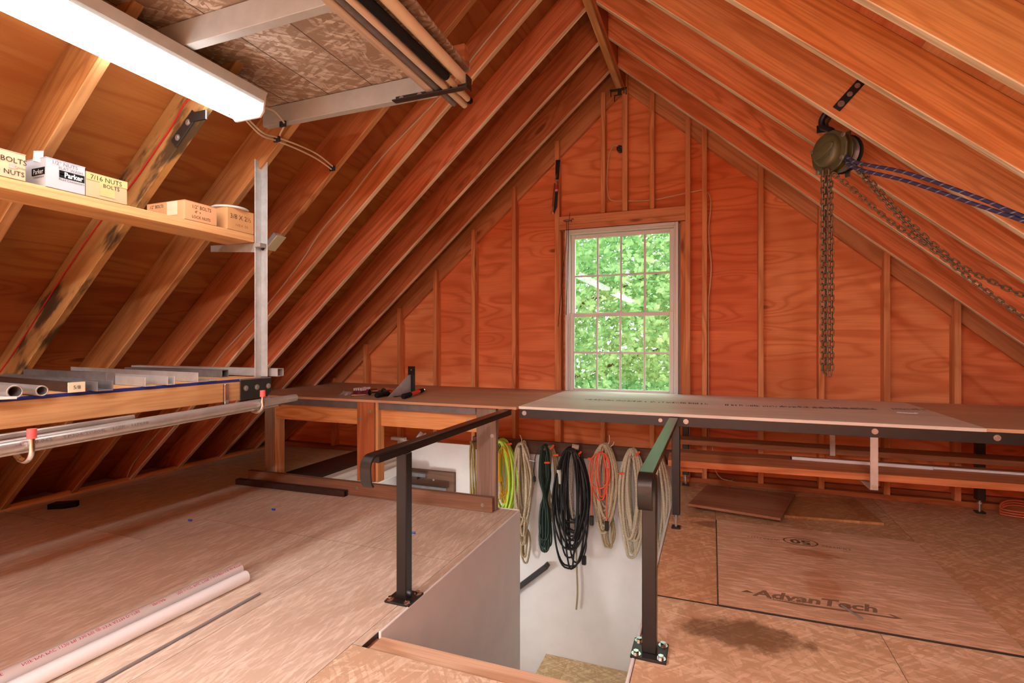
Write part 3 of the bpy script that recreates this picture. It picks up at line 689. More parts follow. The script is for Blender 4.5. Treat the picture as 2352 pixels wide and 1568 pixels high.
# tools at the left of the bench top
hg = thing('grocery_packet', 'crumpled maroon and clear plastic packet on the bench', 'packet', (-2.70, 3.50, ZB))
rr = random.Random(5)
def crumple(cx, cy, z, lx, ly, h, ang, n=7, seed=1):
    rr = random.Random(seed); vs = []; fs = []; ca, sa = math.cos(ang), math.sin(ang)
    for s_ in (0, 1):
        for i in range(n):
            for j in range(n):
                u, v = i/(n-1)-.5, j/(n-1)-.5; e = max(0, 1-(2*abs(u))**3)*max(0, 1-(2*abs(v))**3)
                zz = z + .001 + (h*e*(.55+.6*rr.random()) if s_ else .0005); x, y = u*lx + rr.uniform(-.004, .004), v*ly + rr.uniform(-.004, .004)
                vs.append((cx+x*ca-y*sa, cy+x*sa+y*ca, zz))
    for s_ in (0, 1):
        for i in range(n-1):
            for j in range(n-1):
                a = s_*n*n+i*n+j; fs.append((a, a+1, a+n+1, a+n))
    for i in range(n-1):
        for a, b in ((i, i+1), (n*(n-1)+i, n*(n-1)+i+1), (i*n, (i+1)*n), (i*n+n-1, (i+1)*n+n-1)): fs.append((a, b, b+n*n, a+n*n))
    return MB().add(vs, fs)
build(crumple(-2.73, 3.42, ZB, .10, .14, .04, .3, seed=2), 'clear_end', 'clear_bag', hg, smooth=True)
build(crumple(-2.66, 3.52, ZB, .11, .16, .05, -.4, seed=3), 'printed_end', 'plastic', hg, color=(122, 40, 58))
for k in range(4):
    build(MB().box(-2.70+.022*k, -2.692+.022*k, 3.46, 3.58, ZB+.03, ZB+.05+.003*(k % 2), frame((0, 0, 0), (1, 0, 0), (0, 1, 0))), 'white_stripe', 'plastic', hg, color=(222, 208, 212))
def socket_tool(x, y, ang, L, label, r=.028):
    t = thing('socket_tool', label, 'tool', (x, y, ZB), 'chrome cups on the bench'); d = V((math.cos(ang), math.sin(ang), 0)); p = V((x, y, ZB+r))
    build(MB().cyl(p, p+d*.06, r, 20, None, r*.84), 'cup', 'chrome', t, smooth='auto')
    build(MB().cyl(p+d*.045, p+d*.058, r*.86, 18), 'cup_base', 'black_steel', t)
    build(MB().cyl(p+d*.058, p+d*(.058+L), r*.35, 14, r*.5), 'neck', 'chrome', t, smooth='auto'); return t
socket_tool(-2.50, 3.40, 1.25, .06, 'left chrome cup beside the maroon packet')
socket_tool(-2.44, 3.50, 1.5, .08, 'right chrome cup behind the black tool grip')
tag(build(MB().cyl((-2.60, 3.33, ZB+.009), (-2.53, 3.39, ZB+.011), .007, 12).lathe([(.008, 0), (.014, .006), (.014, .016), (.006, .02)], (-2.615, 3.317, ZB+.009), (.76, .65, .01), 14), 'chrome_knob', 'chrome', smooth='auto'), 'small chrome knob with a stem in front of the packet', 'knob')
def cutter(x, y, ang, red, label, L0=.12, L1=.16, L2=.09):
    t = thing('snap_tool', label, 'tool', (x, y, ZB), 'red arms with black grips'); d = V((math.cos(ang), math.sin(ang), 0)); p = V((x, y, ZB+.021)); up = V((0, 0, .004))
    build(MB().lathe([(.006, -.018), (.016, -.012), (.02, 0), (.019, .02), (.018, .07), (.019, L0-.01), (.018, L0)], p, d, 16), 'grip', 'foam', t, smooth='auto')
    build(MB().cyl(p+d*L0, p+d*(L0+L1)+up, .0155, 16), 'arm', 'plastic', t, color=(226, 62, 48), smooth='auto')
    build(MB().cyl(p+d*(L0+L1)+up, p+d*(L0+L1+L2)+up, .018, 16, .016), 'collar', 'foam', t, smooth='auto')
    q = p+d*(L0+L1+L2)+up
    build(MB().cyl(q, q+d*.03, .009, 12).cyl(q+d*.03, q+d*.04, .013, 12).cyl(q+d*.05, q+d*.058, .012, 12).cyl(q+d*.04, q+d*.075, .006, 10), 'tip', 'chrome', t, smooth='auto')
cutter(-2.36, 3.30, 1.60, True, 'red tool with thick black grip left of the metal gusset', L0=.15)
cutter(-2.13, 3.305, 1.78, True, 'red tool with black grip and chrome tip right of the gusset', L0=.14, L1=.2)
gs = thing('gusset_bracket', 'grey triangular gusset with a tall black plate on the bench', 'bracket', (-2.27, 3.5, ZB))
fr = frame((-2.285, 3.32, ZB+.001), (0, 1, 0), (0, 0, 1))
build(MB().prism([(0, 0), (.33, 0), (.33, .155), (.30, .155)], -.003, .003, fr), 'gusset_plate', 'galvanized', gs, bevel=.0008)
build(MB().box(-2.315, -2.25, 3.655, 3.661, ZB+.001, ZB+.225), 'back_plate', 'black_paint', gs, bevel=.001)
build(MB().cyl((-2.283, 3.653, ZB+.195), (-2.283, 3.6555, ZB+.195), .006, 12), 'bolt_hole', 'bolt_steel', gs)
build(MB().box(-2.32, -2.25, 3.40, 3.656, ZB+.0005, ZB+.006), 'foot_plate', 'black_paint', gs, bevel=.001)

# floor things near the opening
hatch = tag(abox('hatch_lid', -3.275, -2.915, 3.33, 4.30, .002, .056, 'dark_panel', None, None, .004, 'y'), 'dark brown hatch lid lying on the floor under the bench', 'hatch')
tb = thing('square_tube', 'rusty brown square steel tube lying along the timber curb', 'tube', (-2.95, 3.09, 0))
def sqtube(p0, p1, w, t, parent, mat, name='tube_wall', up=(0, 0, 1), h=None):
    h = h or w; fr = frame(p0, V(p1)-V(p0), up); L = (V(p1)-V(p0)).length   # y = up, z = side
    mb = MB()
    mb.box(0, L, 0, t, -w/2, w/2, fr).box(0, L, h-t, h, -w/2, w/2, fr).box(0, L, t, h-t, -w/2, -w/2+t, fr).box(0, L, t, h-t, w/2-t, w/2, fr)
    return build(mb, name, mat, parent)
sqtube((-3.51, 3.07, .002), (-2.49, 3.105, .002), .042, .004, tb, 'rusty_brown_steel')
br = thing('bracket_board', 'brown board with two dark steel bars on the white stair wall', 'board', (-2.64, D-.03, -.3))
abox('board', -2.885, -2.26, D-.051, D-.0135, -.42, -.105, 'lumber_dark', br, (132, 100, 82), .002, 'xz')
for (x0, x1, z) in ((-2.885, -2.53, -.125), (-2.75, -2.31, -.24)):
    cb_ = build(MB().box(x0, x1, D-.115, D-.108, z-.035, z+.004).box(x0, x1, D-.115, D-.075, z, z+.005).box(x0, x1, D-.115, D-.085, z-.035, z-.031), 'steel_bar', 'grey_steel', br, bevel=.001)
    build(MB().box((x0+x1)/2+.06, (x0+x1)/2+.085, D-.112, D-.05, z-.06, z-.03), 'bar_bracket', 'rusty_brown_steel', cb_)
for (x, z) in ((-2.80, -.2), (-2.48, -.19)): bolt(br, (x, D-.051, z), (0, -1, 0), .006, .004)
tag(build(crumple(-2.60, D-.06, .165, .16, .07, .10, .2, 8, 9), 'foil_packet', 'clear_bag', smooth=False), 'crumpled clear plastic packet on top of the white stair wall', 'packet')
tag(abox('white_block', -2.95, -2.80, D-.07, D-.015, .1625, .19, 'white_paint', None, None, .003), 'small white block on the ledge left of the clear packet', 'block')
bw = thing('door_wedge', 'black wedge shaped block on the floor by the left eave', 'wedge', (-4.12, 2.2, 0))
fr = frame((-4.165, 2.14, .001), (.088, .055, 0), (-.055, .088, 0))
build(MB().prism([(0, 0), (.10, 0), (.16, .035), (.15, .075), (.01, .07)], 0, .034, fr), 'wedge_body', 'foam', bw, bevel=.002)
build(MB().prism([(.01, .008), (.095, .008), (.14, .038), (.13, .062), (.02, .06)], .034, .037, fr), 'wedge_face', 'black_steel', bw)
for i, (x, y, lab) in enumerate(((-3.07, 2.33, 'tiny blue plastic scrap nearest the PVC pipes'), (-2.745, 2.68, 'tiny blue plastic scrap in front of the square tube'), (-1.645, 2.65, 'tiny blue and tan scrap right of the left railing post'))):
    tag(build(MB().cyl((x-.012, y, .005), (x+.012, y+.006, .006), .0045, 8).box(x-.004, x+.018, y-.006, y+.002, .0005, .005), 'plastic_scrap', 'plastic', None, None, (58, 98, 178)), lab, 'scrap', 'blue scraps on the floor')
def dowel(p0, p1, r, name, mat, label, cat, color=None):
    t = MB().cyl(p0, p1, r, 16); return tag(build(t, name, mat, None, None, color, smooth='auto'), label, cat)
dowel((.512, 2.562, .0105), (.562, 2.468, .0105), .0042, 'metal_pin', 'stainless', 'short silver metal pin lying on the printed floor panel', 'pin')
tag(build(MB().prism([(.006*math.cos(k*math.pi/3), .006*math.sin(k*math.pi/3)) for k in range(6)], -.72, 0, frame((-1.885, 1.765, .0066), (0, 0, 1), (1, 0, 0))), 'hex_rod', 'plastic', None, None, (132, 128, 128)), 'thin grey steel rod beside the white pipes on the floor', 'rod')
# white pipes with red print
def pvc(p0, p1, r, label, lines, phi0, inkc):
    t = thing('plastic_pipe', label, 'pipe', ((p0[0]+p1[0])/2, (p0[1]+p1[1])/2, 0), 'white plastic pipes on the floor')
    pp = build(MB().cyl(p0, p1, r, 28, None, r*.84), 'pipe_wall', 'pvc_white', t, smooth='auto')
    a, b = V(p0), V(p1); d = (b-a).normalized(); n1 = V((0, 0, 1)); n2 = d.cross(n1).normalized(); x0 = .02
    L = (b-a).length
    for body in lines:
        vs, fs = text_geo(body, .017); xs_ = [v[0] for v in vs]; off = x0-min(xs_); 
        if x0+max(xs_)-min(xs_) > L: break
        mb = MB().add([a + d*(x+off) + (n1*math.cos(phi0+(y-.006)/r) + n2*math.sin(phi0+(y-.006)/r))*(r+.0006) for x, y, z in vs], fs); x0 += max(xs_)-min(xs_)+.05
        build(mb, 'printed_line', 'ink', t, color=inkc)
PR = ['OFICAP', '702 1-1/2" PVC TYPE 1 SCHEDULE 40 ASTM D-2665', 'CHARLOTTE PIPE', 'NSF-PW PVC 1120 PR 330 PSI @ 73\u00b0F ASTM D-1785', 'SPIGAP', '702 1-1/2" PVC TYPE 1 SCHEDULE 40 ASTM']
pvc((-2.175, .30, .0285), (-2.137, 1.88, .0285), .028, 'white plastic pipe with red print, farther left of the pair', PR, .5, (196, 72, 112))
pvc((-2.085, .30, .0285), (-2.042, 1.83, .0285), .028, 'white plastic pipe with red print low on its side, nearer the steel rod', PR[2:]+PR[:3], -.95, (206, 84, 70))

# print on the floor panel
patch_par = patch
def decal(name, body, size, o, ax, ay, **kw): return text(name, body, size, o, ax, ay, patch_par, **kw)
decal('printed_logo', 'AdvanTech', .115, (.405, 2.545, .006), (1, .05, 0), (-.05, 1, 0), color=(142, 110, 90), width=.475, shear=.25, sy=.8, bold=.035)
decal('printed_logo', 'FLOORING', .022, (.30, 2.527, .006), (1, .05, 0), (-.05, 1, 0), color=(120, 92, 74), width=.13)
fr = frame((.22, 2.505, .0067), (1, .05, 0), (0, 1, 0))
build(MB().add([fr @ V(p) for p in ((0, .018, 0), (.12, .0, 0), (.47, -.004, 0), (.50, .004, 0), (.47, .03, 0), (.455, .03, 0), (.475, .010, 0), (.12, .016, 0))], [(0, 1, 7), (1, 2, 6, 7), (2, 3, 6), (3, 4, 5, 6)]), 'printed_swoosh', 'ink', patch_par, Matrix.Translation((0, 0, 0)), (140, 108, 88))
build(MB().add([fr @ V(p) for p in ((-.10, .05, 0), (-.045, .055, 0), (-.07, .075, 0))], [(0, 1, 2)]), 'printed_swoosh', 'ink', patch_par, Matrix.Translation((0, 0, 0)), (124, 92, 76))
decal('printed_seal', '50', .085, (.461, 3.33, .006), (-1, 0, 0), (0, -1, 0), color=(118, 92, 76), sx=1.25, bold=.03)
decal('printed_seal', 'YEAR', .022, (.461, 3.345, .006), (-1, 0, 0), (0, -1, 0), color=(110, 84, 70))
ring = MB()
for k in range(28):
    t0, t1 = 2*math.pi*k/28, 2*math.pi*(k+1)/28
    ring.add([(.461+.088*math.cos(t0), 3.305+.06*math.sin(t0), .0067), (.461+.088*math.cos(t1), 3.305+.06*math.sin(t1), .0067), (.461+.08*math.cos(t1), 3.305+.053*math.sin(t1), .0067), (.461+.08*math.cos(t0), 3.305+.053*math.sin(t0), .0067)], [(0, 1, 2, 3)])
build(ring, 'printed_seal', 'ink', patch_par, Matrix.Translation((0, 0, 0)), (110, 84, 70))
decal('printed_seal', 'WARRANTY', .032, (.27, 3.30, .006), (-1, 0, 0), (0, -1, 0), color=(140, 102, 82), width=.17)
decal('printed_seal', 'LIMITED', .032, (.63, 3.29, .006), (-1, .05, 0), (0, -1, 0), color=(140, 102, 82), width=.13)

# ------------------------------------------------------------------ black steel stair railings
def railing(x, yp, y0, y1, label):
    t = thing('stair_railing', label, 'railing', (x, yp, 0), 'railings of the stair opening')
    c = [(x, y1, .682), (x, y0+.06, .682)] + [tuple(p) for p in arc((x, y0+.06, .632), .05, math.pi/2, math.pi, 8, (0, 1, 0), (0, 0, 1))][1:] + [(x, y0+.012, .60), (x, y0+.018, .572), (x, y0+.032, .555)]
    build(MB().sweep(c, (1, 0, 0), .05, .009, 1), 'cap_bar', 'black_paint', t, bevel=.002, smooth='auto')
    build(MB().box(x-.019, x+.019, y0+.075, y1, .642, .672), 'under_tube', 'black_paint', t, bevel=.002)
    build(MB().box(x-.025, x+.025, yp-.025, yp+.025, .010, .643), 'post', 'black_paint', t, bevel=.003)
    pl = build(MB().box(x-.062, x+.062, yp-.062, yp+.062, .001, .011), 'base_plate', 'black_paint', t, bevel=.002)
    for a in (-1, 1):
        for b in (-1, 1): bolt(pl, (x+a*.043, yp+b*.043, .011), (0, 0, 1), .010, .012, 'chrome')
railing(-1.262, 1.963, 1.675, 3.222, 'black steel railing with curled end left of the stair opening')
railing(-.212, 1.945, 1.78, 3.222, 'black steel railing with curled end right of the stair opening')

# ------------------------------------------------------------------ rope board and what hangs on it
pb = thing('peg_board', 'dark board with round pegs along the wall behind the ropes', 'board', (-1.2, D-.03, .12))
abox('board', -2.07, -.27, D-.052, D-.0145, .135, .252, 'lumber_dark', pb, (122, 94, 80), .003, 'xz')
PX = [-2.03, -1.755, -1.565, -1.335, -1.10, -.84, -.61, -.40]
for i, x in enumerate(PX):
    z = .205 - .004*i; pg = build(MB().cyl((x, D-.053, z), (x, D-.175, z+.02), .0115, 12), 'peg', 'lumber_dark', pb, color=(150, 130, 112))
def hank(mb, cx, ztop, zbot, w, n, r, seed, prof=None, ylo=.03, yhi=.11, jit=.25, flip=0, seg=7, steps=44, y0=None):
    rr = random.Random(seed)
    prof = prof or (lambda h: .72+.5*math.sin(math.pi*min(1, h*1.05)))
    for i in range(n):
        zb = zbot + rr.random()**1.6*jit*(ztop-zbot); ww = w*(.25+.75*((i*.618) % 1.0)); y = (y0 or D-.055) - (ylo + (yhi-ylo)*(i+.5)/n); dx = rr.uniform(-.12, .12)*w; zt = ztop - rr.uniform(0, .02)
        ph = rr.uniform(0, 6.28); am = rr.uniform(.002, .008); pts = []
        for k in range(steps):
            t = 2*math.pi*k/steps; h = (1-math.cos(t))/2; s_ = math.sin(t); sd = math.copysign(abs(s_)**.62, s_)
            if flip and h > flip: sd = -sd*min(1, (h-flip)*6)
            elif flip: sd = sd*min(1, max(.0, (flip-h)*6))
            x = cx + dx*h + sd*ww/2*prof(h) + am*math.sin(3*t+ph)
            pts.append((x, y + .010*math.sin(t) + .006*math.sin(2*t+ph), zt - (zt-zb)*h))
        mb.tube(pts, r, seg, closed=True)
    return mb
def rope(name, label, cx, ztop, zbot, w, n, r, seed, mat, color, cat, group, extra=None, **kw):
    t = thing(name, label, cat, (cx, D-.12, zbot), group)
    build(hank(MB(), cx, ztop, zbot, w, n, r, seed, **kw), 'coil', mat, t, color=color, smooth=True); return t
TAN = (222, 206, 176); TAN2 = (204, 184, 146); GREY = (216, 208, 196)
G = 'coils hanging on the peg board'
r1 = rope('rope_coil', 'tan rope coil at the left end of the dark board, behind the timber post', -2.03, .225, -.45, .05, 3, .008, 1, 'rope', (206, 176, 118), 'rope', G, jit=.1)
r2 = rope('rope_coil', 'tan rope coil between the lime cord and the green cord', -1.555, .25, -.66, .145, 13, .0105, 2, 'rope', TAN, 'rope', G, jit=.35)
build(hank(MB(), -1.56, .22, -.50, .11, 4, .0095, 21, y0=D-.03, jit=.2), 'back_strand', 'rope', r2, color=TAN2, smooth=True)
build(hank(MB(), -1.535, -.50, -.815, .10, 3, .0085, 22, jit=.2, ylo=.03, yhi=.07), 'loose_end', 'rope', r2, color=TAN2, smooth=True)
r3 = rope('rope_coil', 'thin tan rope coil partly behind the dark green cord', -1.30, .235, -.42, .12, 7, .008, 3, 'rope', TAN2, 'rope', G, jit=.3, ylo=.012, yhi=.05)
r4 = rope('rope_coil', 'greyish rope coil inside the black cord with one end hanging down', -1.085, .225, -.55, .15, 11, .0095, 4, 'rope', GREY, 'rope', G, jit=.3, ylo=.012, yhi=.06)
build(MB().tube(smooth_path([(-1.085, D-.05, -.40), (-1.09, D-.045, -.70), (-1.08, D-.045, -1.0), (-1.09, D-.045, -1.17)]), .008, 7), 'loose_end', 'rope', r4, color=TAN2, smooth=True)
r5 = rope('rope_coil', 'tan rope coil behind the orange cord', -.83, .285, -.45, .19, 13, .0115, 5, 'rope', TAN, 'rope', G, jit=.3)
build(hank(MB(), -.80, -.30, -.625, .13, 3, .009, 24, jit=.3, ylo=.03, yhi=.07), 'loose_end', 'rope', r5, color=TAN2, smooth=True)
r6 = rope('rope_coil', 'pale rope coil next to the right stair railing', -.605, .265, -.64, .19, 14, .0115, 6, 'rope', (226, 214, 188), 'rope', G, jit=.35)
r7 = rope('rope_coil', 'pale rope coil hanging behind the right stair railing', -.395, .24, -.75, .17, 14, .0115, 7, 'rope', (226, 214, 190), 'rope', G, jit=.25)
# cords
lime = rope('extension_cord', 'lime green extension cord coil at the left of the ropes', -1.745, .262, -.40, .28, 13, .0105, 8, 'rubber', (196, 232, 84), 'cord', G, prof=lambda h: .62+.5*math.sin(math.pi*(.1+.8*h)), jit=.1, yhi=.15)
grn = rope('extension_cord', 'dark green extension cord twisted in a figure eight', -1.335, .25, -.67, .175, 13, .0065, 9, 'rubber', (40, 62, 52), 'cord', G, prof=lambda h: (.55 if h < .5 else .35+1.1*(h-.5)), jit=.14, flip=.48, ylo=.07, yhi=.13)
build(MB().tube(smooth_path([(-1.36, D-.16, .23), (-1.42, D-.14, .16), (-1.445, D-.13, .02), (-1.44, D-.13, -.04)]), .004, 6), 'loose_lead', 'rubber', grn, color=(34, 52, 44), smooth=True)
build(MB().box(-1.452, -1.43, D-.14, D-.12, -.085, -.04), 'plug', 'rubber', grn, color=(30, 34, 32), bevel=.004)
blk = rope('extension_cord', 'large black extension cord coil with a white connector', -1.10, .245, -.78, .31, 17, .0078, 10, 'rubber', (36, 36, 38), 'cord', G, prof=lambda h: .55+.5*math.sin(math.pi*(.1+.72*h)), jit=.42, ylo=.06, yhi=.15)
build(MB().cyl((-1.195, D-.2, .04), (-1.185, D-.2, -.06), .016, 14).cyl((-1.2, D-.2, .03), (-1.2, D-.2, .055), .02, 14), 'connector', 'plastic', blk, color=(205, 200, 186), smooth='auto')
build(MB().cyl((-1.095, D-.17, .252), (-1.04, D-.16, .245), .022, 12), 'connector', 'plastic', blk, color=(196, 190, 172), smooth='auto')
build(MB().tube(smooth_path([(-1.0, D-.15, -.3), (-.98, D-.14, -.55), (-1.0, D-.14, -.66)]), .005, 6), 'loose_lead', 'rubber', blk, color=(36, 36, 38), smooth=True)
build(MB().box(-1.018, -.982, D-.155, D-.125, -.735, -.66), 'plug', 'rubber', blk, color=(34, 33, 33), bevel=.006)
org = rope('extension_cord', 'short orange extension cord coiled in front of a tan rope', -.85, .235, -.20, .18, 4, .006, 12, 'rubber', (236, 104, 74), 'cord', G, prof=lambda h: .75+.35*math.sin(math.pi*h), jit=.35, ylo=.10, yhi=.14)
for (xa, zt, zb) in ((-.925, .17, -.30), (-.80, .1, -.33)):
    build(MB().tube(smooth_path([(xa+.01, D-.19, zt), (xa, D-.19, (zt+zb)/2), (xa, D-.19, zb)]), .006, 6), 'loose_lead', 'rubber', org, color=(236, 104, 74), smooth=True)
    build(MB().box(xa-.016, xa+.016, D-.205, D-.175, zb-.08, zb), 'plug', 'rubber', org, color=(52, 46, 44), bevel=.006)
# orange and white ties
for i, (x, z, a, own) in enumerate(((-1.655, .235, .2, lime), (-1.31, .10, .1, grn), (-1.265, .235, .9, r3), (-1.235, .17, .15, r3), (-1.03, .20, .7, blk), (-1.045, .165, .8, blk), (-.935, .165, .1, org), (-.555, .235, .8, r6), (-.685, .065, .1, r6))):
    fr = frame((x, D-.18, z), (math.cos(a), 0, math.sin(a)), (0, 0, 1))
    build(MB().box(-.025, .025, -.008, .008, -.004, .004, fr), 'orange_tie', 'plastic', own, color=(240, 84, 44), bevel=.002)
for (p, q, own) in (((-1.555, D-.14, .245), (-1.575, D-.13, .31), r2), ((-1.49, D-.15, .10), (-1.43, D-.15, .095), r2), ((-.80, D-.14, .28), (-.79, D-.14, .36), r5), ((-.775, D-.15, .27), (-.75, D-.15, .31), r5), ((-.52, D-.14, .11), (-.47, D-.16, .12), r6)):
    build(MB().tube(smooth_path([p, (V(p)+V(q))/2 + V((.008, 0, 0)), q]), .0035, 6), 'white_tie', 'plastic', own, color=(226, 224, 220))
# work light hanging with its yellow cord
wl = thing('work_light', 'yellow caged work light hanging on the pegs beside the lime cord', 'work light', (-1.83, D-.16, -.25))
build(hank(MB(), -1.70, .22, -.30, .12, 5, .0045, 13, jit=.3, ylo=.12, yhi=.15), 'cord', 'rubber', wl, color=(232, 176, 40), smooth=True)
build(MB().lathe([(.008, 0), (.014, -.02), (.018, -.12), (.02, -.20), (.034, -.22), (.036, -.245), (.02, -.25)], (-1.738, D-.225, .16), (0, 0, 1), 16), 'handle', 'plastic', wl, color=(240, 192, 40), smooth='auto')
build(MB().lathe([(.012, 0), (.026, -.03), (.03, -.07), (.024, -.105), (.006, -.12)], (-1.738, D-.225, -.085), (0, 0, 1), 14), 'bulb', 'plastic', wl, color=(232, 224, 206), smooth=True)
cg = MB()
for k in range(8):
    a = 2*math.pi*k/8; u = V((math.cos(a), math.sin(a), 0)); o = V((-1.738, D-.225, 0))
    cg.tube([o+u*.034+V((0, 0, -.085)), o+u*.044+V((0, 0, -.13)), o+u*.044+V((0, 0, -.20)), o+u*.022+V((0, 0, -.245)), o+V((0, 0, -.25))], .0022, 5)
for z, r_ in ((-.12, .043), (-.16, .0445), (-.20, .044), (-.23, .032)): cg.tube([(-1.738+r_*math.cos(t*.449), D-.225+r_*math.sin(t*.449), z) for t in range(14)], .002, 5, closed=True)
build(cg, 'cage', 'plastic', wl, color=(238, 178, 46), smooth=True)

# ------------------------------------------------------------------ wall rack at the left
rack = thing('storage_rack', 'wooden storage rack with galvanized upright on the left roof slope', 'rack', (-2.4, 1.2, .85))
board('front_beam', (-2.12, -.6, .894), (-2.12, 1.985, .894), (0, 0, 1), .088, .038, 'lumber_rough', rack, (214, 174, 124))
for (x0, x1, y0, y1) in ((-3.28, -2.105, -.6, .62), (-3.28, -2.105, .62, 1.985)): abox('deck_panel', x0, x1, y0, y1, .939, .951, 'plywood', rack, (222, 172, 112), .001, 'y')
abox('blue_edge', -2.1045, -2.1, -.6, 1.985, .9395, .9505, 'plastic', rack, (40, 52, 132), .0005)
for y in (-.4, .6, 1.90): board('cross_beam', (-3.32, y, .894), (-2.142, y, .894), (0, 0, 1), .088, .038, 'lumber', rack, (196, 140, 84))
bk = build(MB().prism([(0, 0), (.16, 0), (.185, .025), (.185, .092), (0, .092)], 0, .005, frame((-2.096, 1.845, .852), (0, 1, 0), (0, 0, 1))), 'end_bracket', 'black_steel', rack, bevel=.001)
build(MB().box(-2.14, -2.092, 1.845, 2.03, .944, .949), 'bracket_flange', 'grey_steel', bk, bevel=.001)
for y in (1.875, 1.94, 2.01): bolt(bk, (-2.090, y, .905), (1, 0, 0), .008, .007)
up = MB(); up.box(-2.135, -2.092, 2.004, 2.009, .952, 2.04); up.box(-2.135, -2.130, 1.965, 2.004, .952, 2.04)
build(up, 'upright_angle', 'galvanized', rack, bevel=.001)
build(MB().prism([(0, 0), (.30, .02), (.30, .052), (0, .045)], 0, .004, frame((-2.135, 1.965, 1.575), (-1, 0, 0), (0, 0, 1))), 'tie_strap', 'galvanized', rack)
bolt(rack, (-2.118, 2.003, 1.598), (0, -1, 0), .006, .004, 'black_steel')
build(MB().box(-2.135, -2.095, 1.962, 2.0, 1.60, 1.62), 'shelf_clip', 'galvanized', rack, bevel=.001)
board('upper_shelf', (-2.225, -.4, 1.6415), (-2.225, 1.962, 1.6415), (1, 0, 0), .185, .037, 'lumber_rough', rack, (232, 184, 128))
cl = build(MB().box(-2.1, -2.093, 1.757, 1.785, .835, .932).box(-2.1, -2.088, 1.757, 1.762, .835, .932), 'bent_clip', 'chrome', rack, bevel=.002)
def hook(y, zc):
    p = [(-2.1, y, zc-.02), (-2.06, y, zc-.045)] + [tuple(q) for q in arc((-2.035, y, zc-.01), .04, -math.pi*.62, 0, 9, (1, 0, 0), (0, 0, 1))] + [(-1.995, y, zc+.035)]
    h = build(MB().tube(smooth_path(p, 3), .0085, 8), 'hook', 'chrome', rack, smooth=True)
    build(MB().cyl((-1.995, y, zc+.025), (-1.995, y, zc+.055), .0125, 12), 'red_tip', 'plastic', h, color=(226, 96, 92), smooth='auto')
hook(.985, .80); hook(1.885, .842)
def pipe(name, p0, p1, r, mat, label, group, inner=True, color=None):
    return tag(build(MB().cyl(p0, p1, r, 20, None, r*.86 if inner else None), name, mat, None, None, color, smooth='auto'), label, 'pipe', group)
G2 = 'steel pipes on the rack hooks'
pA = thing('steel_pipe', 'thick stainless pipe resting in the red tipped hooks', 'pipe', (-2.03, 1.2, .79), G2)
build(MB().cyl((-2.022, -.4, .764), (-2.022, 2.12, .838), .0185, 22, None, .016), 'pipe_wall', 'stainless', pA, smooth='auto')
build(MB().cyl((-2.022, 2.118, .8379), (-2.022, 2.1215, .838), .0182, 22), 'end_plug', 'stainless', pA)
fr_t = frame((-2.0036, .98, .808), (0, 1, .0294), (0, -.0294, 1))
text('printed_line', '-4" x 0.065"   TP304/TP304L   HZP - 11F688', .014, (-2.003, 1.15, .8105), (0, 1, .0294), (0, 0, 1), pA, (120, 114, 108), sx=1.6)
pipe('steel_pipe', (-2.062, -.4, .772), (-2.062, 1.99, .838), .0125, 'stainless', 'thinner stainless pipe behind the thick one in the rack hooks', G2)
pipe('steel_pipe', (-2.05, -.4, .742), (-2.042, 2.02, .812), .0085, 'stainless', 'thin steel tube lowest in the rack hooks', G2)
pipe('steel_pipe', (-2.083, -.4, .803), (-2.083, 1.35, .838), .009, 'stainless', 'upper thin steel tube against the rack beam', G2)

# ------------------------------------------------------------------ metal stock on the rack
ZD = .952
G3 = 'metal stock lying across the rack'
def stock(kind, p0, p1, w, h, label, mat='aluminium', flip=1, t=.003, z=0.0, wood=False):
    p0, p1 = V((*p0, ZD+z)), V((*p1, ZD+z)); th = thing('metal_'+kind, label, 'metal stock', p0.lerp(p1, .5), G3)
    fr = frame(p0, p1-p0, (0, 0, 1)); L = (p1-p0).length; mb = MB()      # local y up, z side
    if kind == 'angle': mb.box(0, L, 0, h, -t, 0, fr).box(0, L, 0, t, *((0, w) if flip > 0 else (-w, -t)), fr)
    elif kind == 'channel': mb.box(0, L, 0, t, 0, w, fr).box(0, L, t, h, 0, t, fr).box(0, L, t, h, w-t, w, fr)
    elif kind == 'tube': mb.box(0, L, 0, t, -w/2, w/2, fr).box(0, L, h-t, h, -w/2, w/2, fr).box(0, L, t, h-t, -w/2, -w/2+t, fr).box(0, L, t, h-t, w/2-t, w/2, fr)
    elif kind == 'bar': mb.box(0, L, 0, h, -w/2, w/2, fr)
    elif kind == 'pipe': mb.cyl(fr @ V((0, h/2, 0)), fr @ V((L, h/2, 0)), h/2, 18, None, h/2*.8)
    elif kind == 'plate': mb.prism([(0, -w/2), (L-.05, -w/2), (L, w/2), (0, w/2)], 0, h, frame(p0, p1-p0, (0, 1, 0)))
    build(mb, kind+'_section', mat, th, bevel=.0006, smooth='auto' if kind == 'pipe' else False); return th
stock('tube', (-3.12, 2.03), (-2.055, 2.055), .042, .040, 'square aluminium tube at the far end of the rack, past the upright')
stock('tube', (-3.0, 1.915), (-2.26, 1.905), .038, .036, 'shorter square tube with a dark open end beside the end bracket', 'grey_steel')
stock('angle', (-3.20, 1.75), (-2.085, 1.62), .045, .042, 'longest aluminium angle near the rack bracket', flip=-1)
stock('bar', (-2.9, 1.83), (-2.09, 1.70), .03, .008, 'flat bar poking out beside the blue rack edge')
stock('channel', (-3.15, 1.60), (-2.06, 1.50), .03, .034, 'channel section with its open end over the blue edge', z=.0)
stock('angle', (-3.05, 1.52), (-2.07, 1.385), .04, .036, 'middle aluminium angle on the rack', flip=-1)
stock('channel', (-2.98, 1.37), (-2.03, 1.245), .05, .034, 'dark grey channel in front of the angles', 'grey_steel')
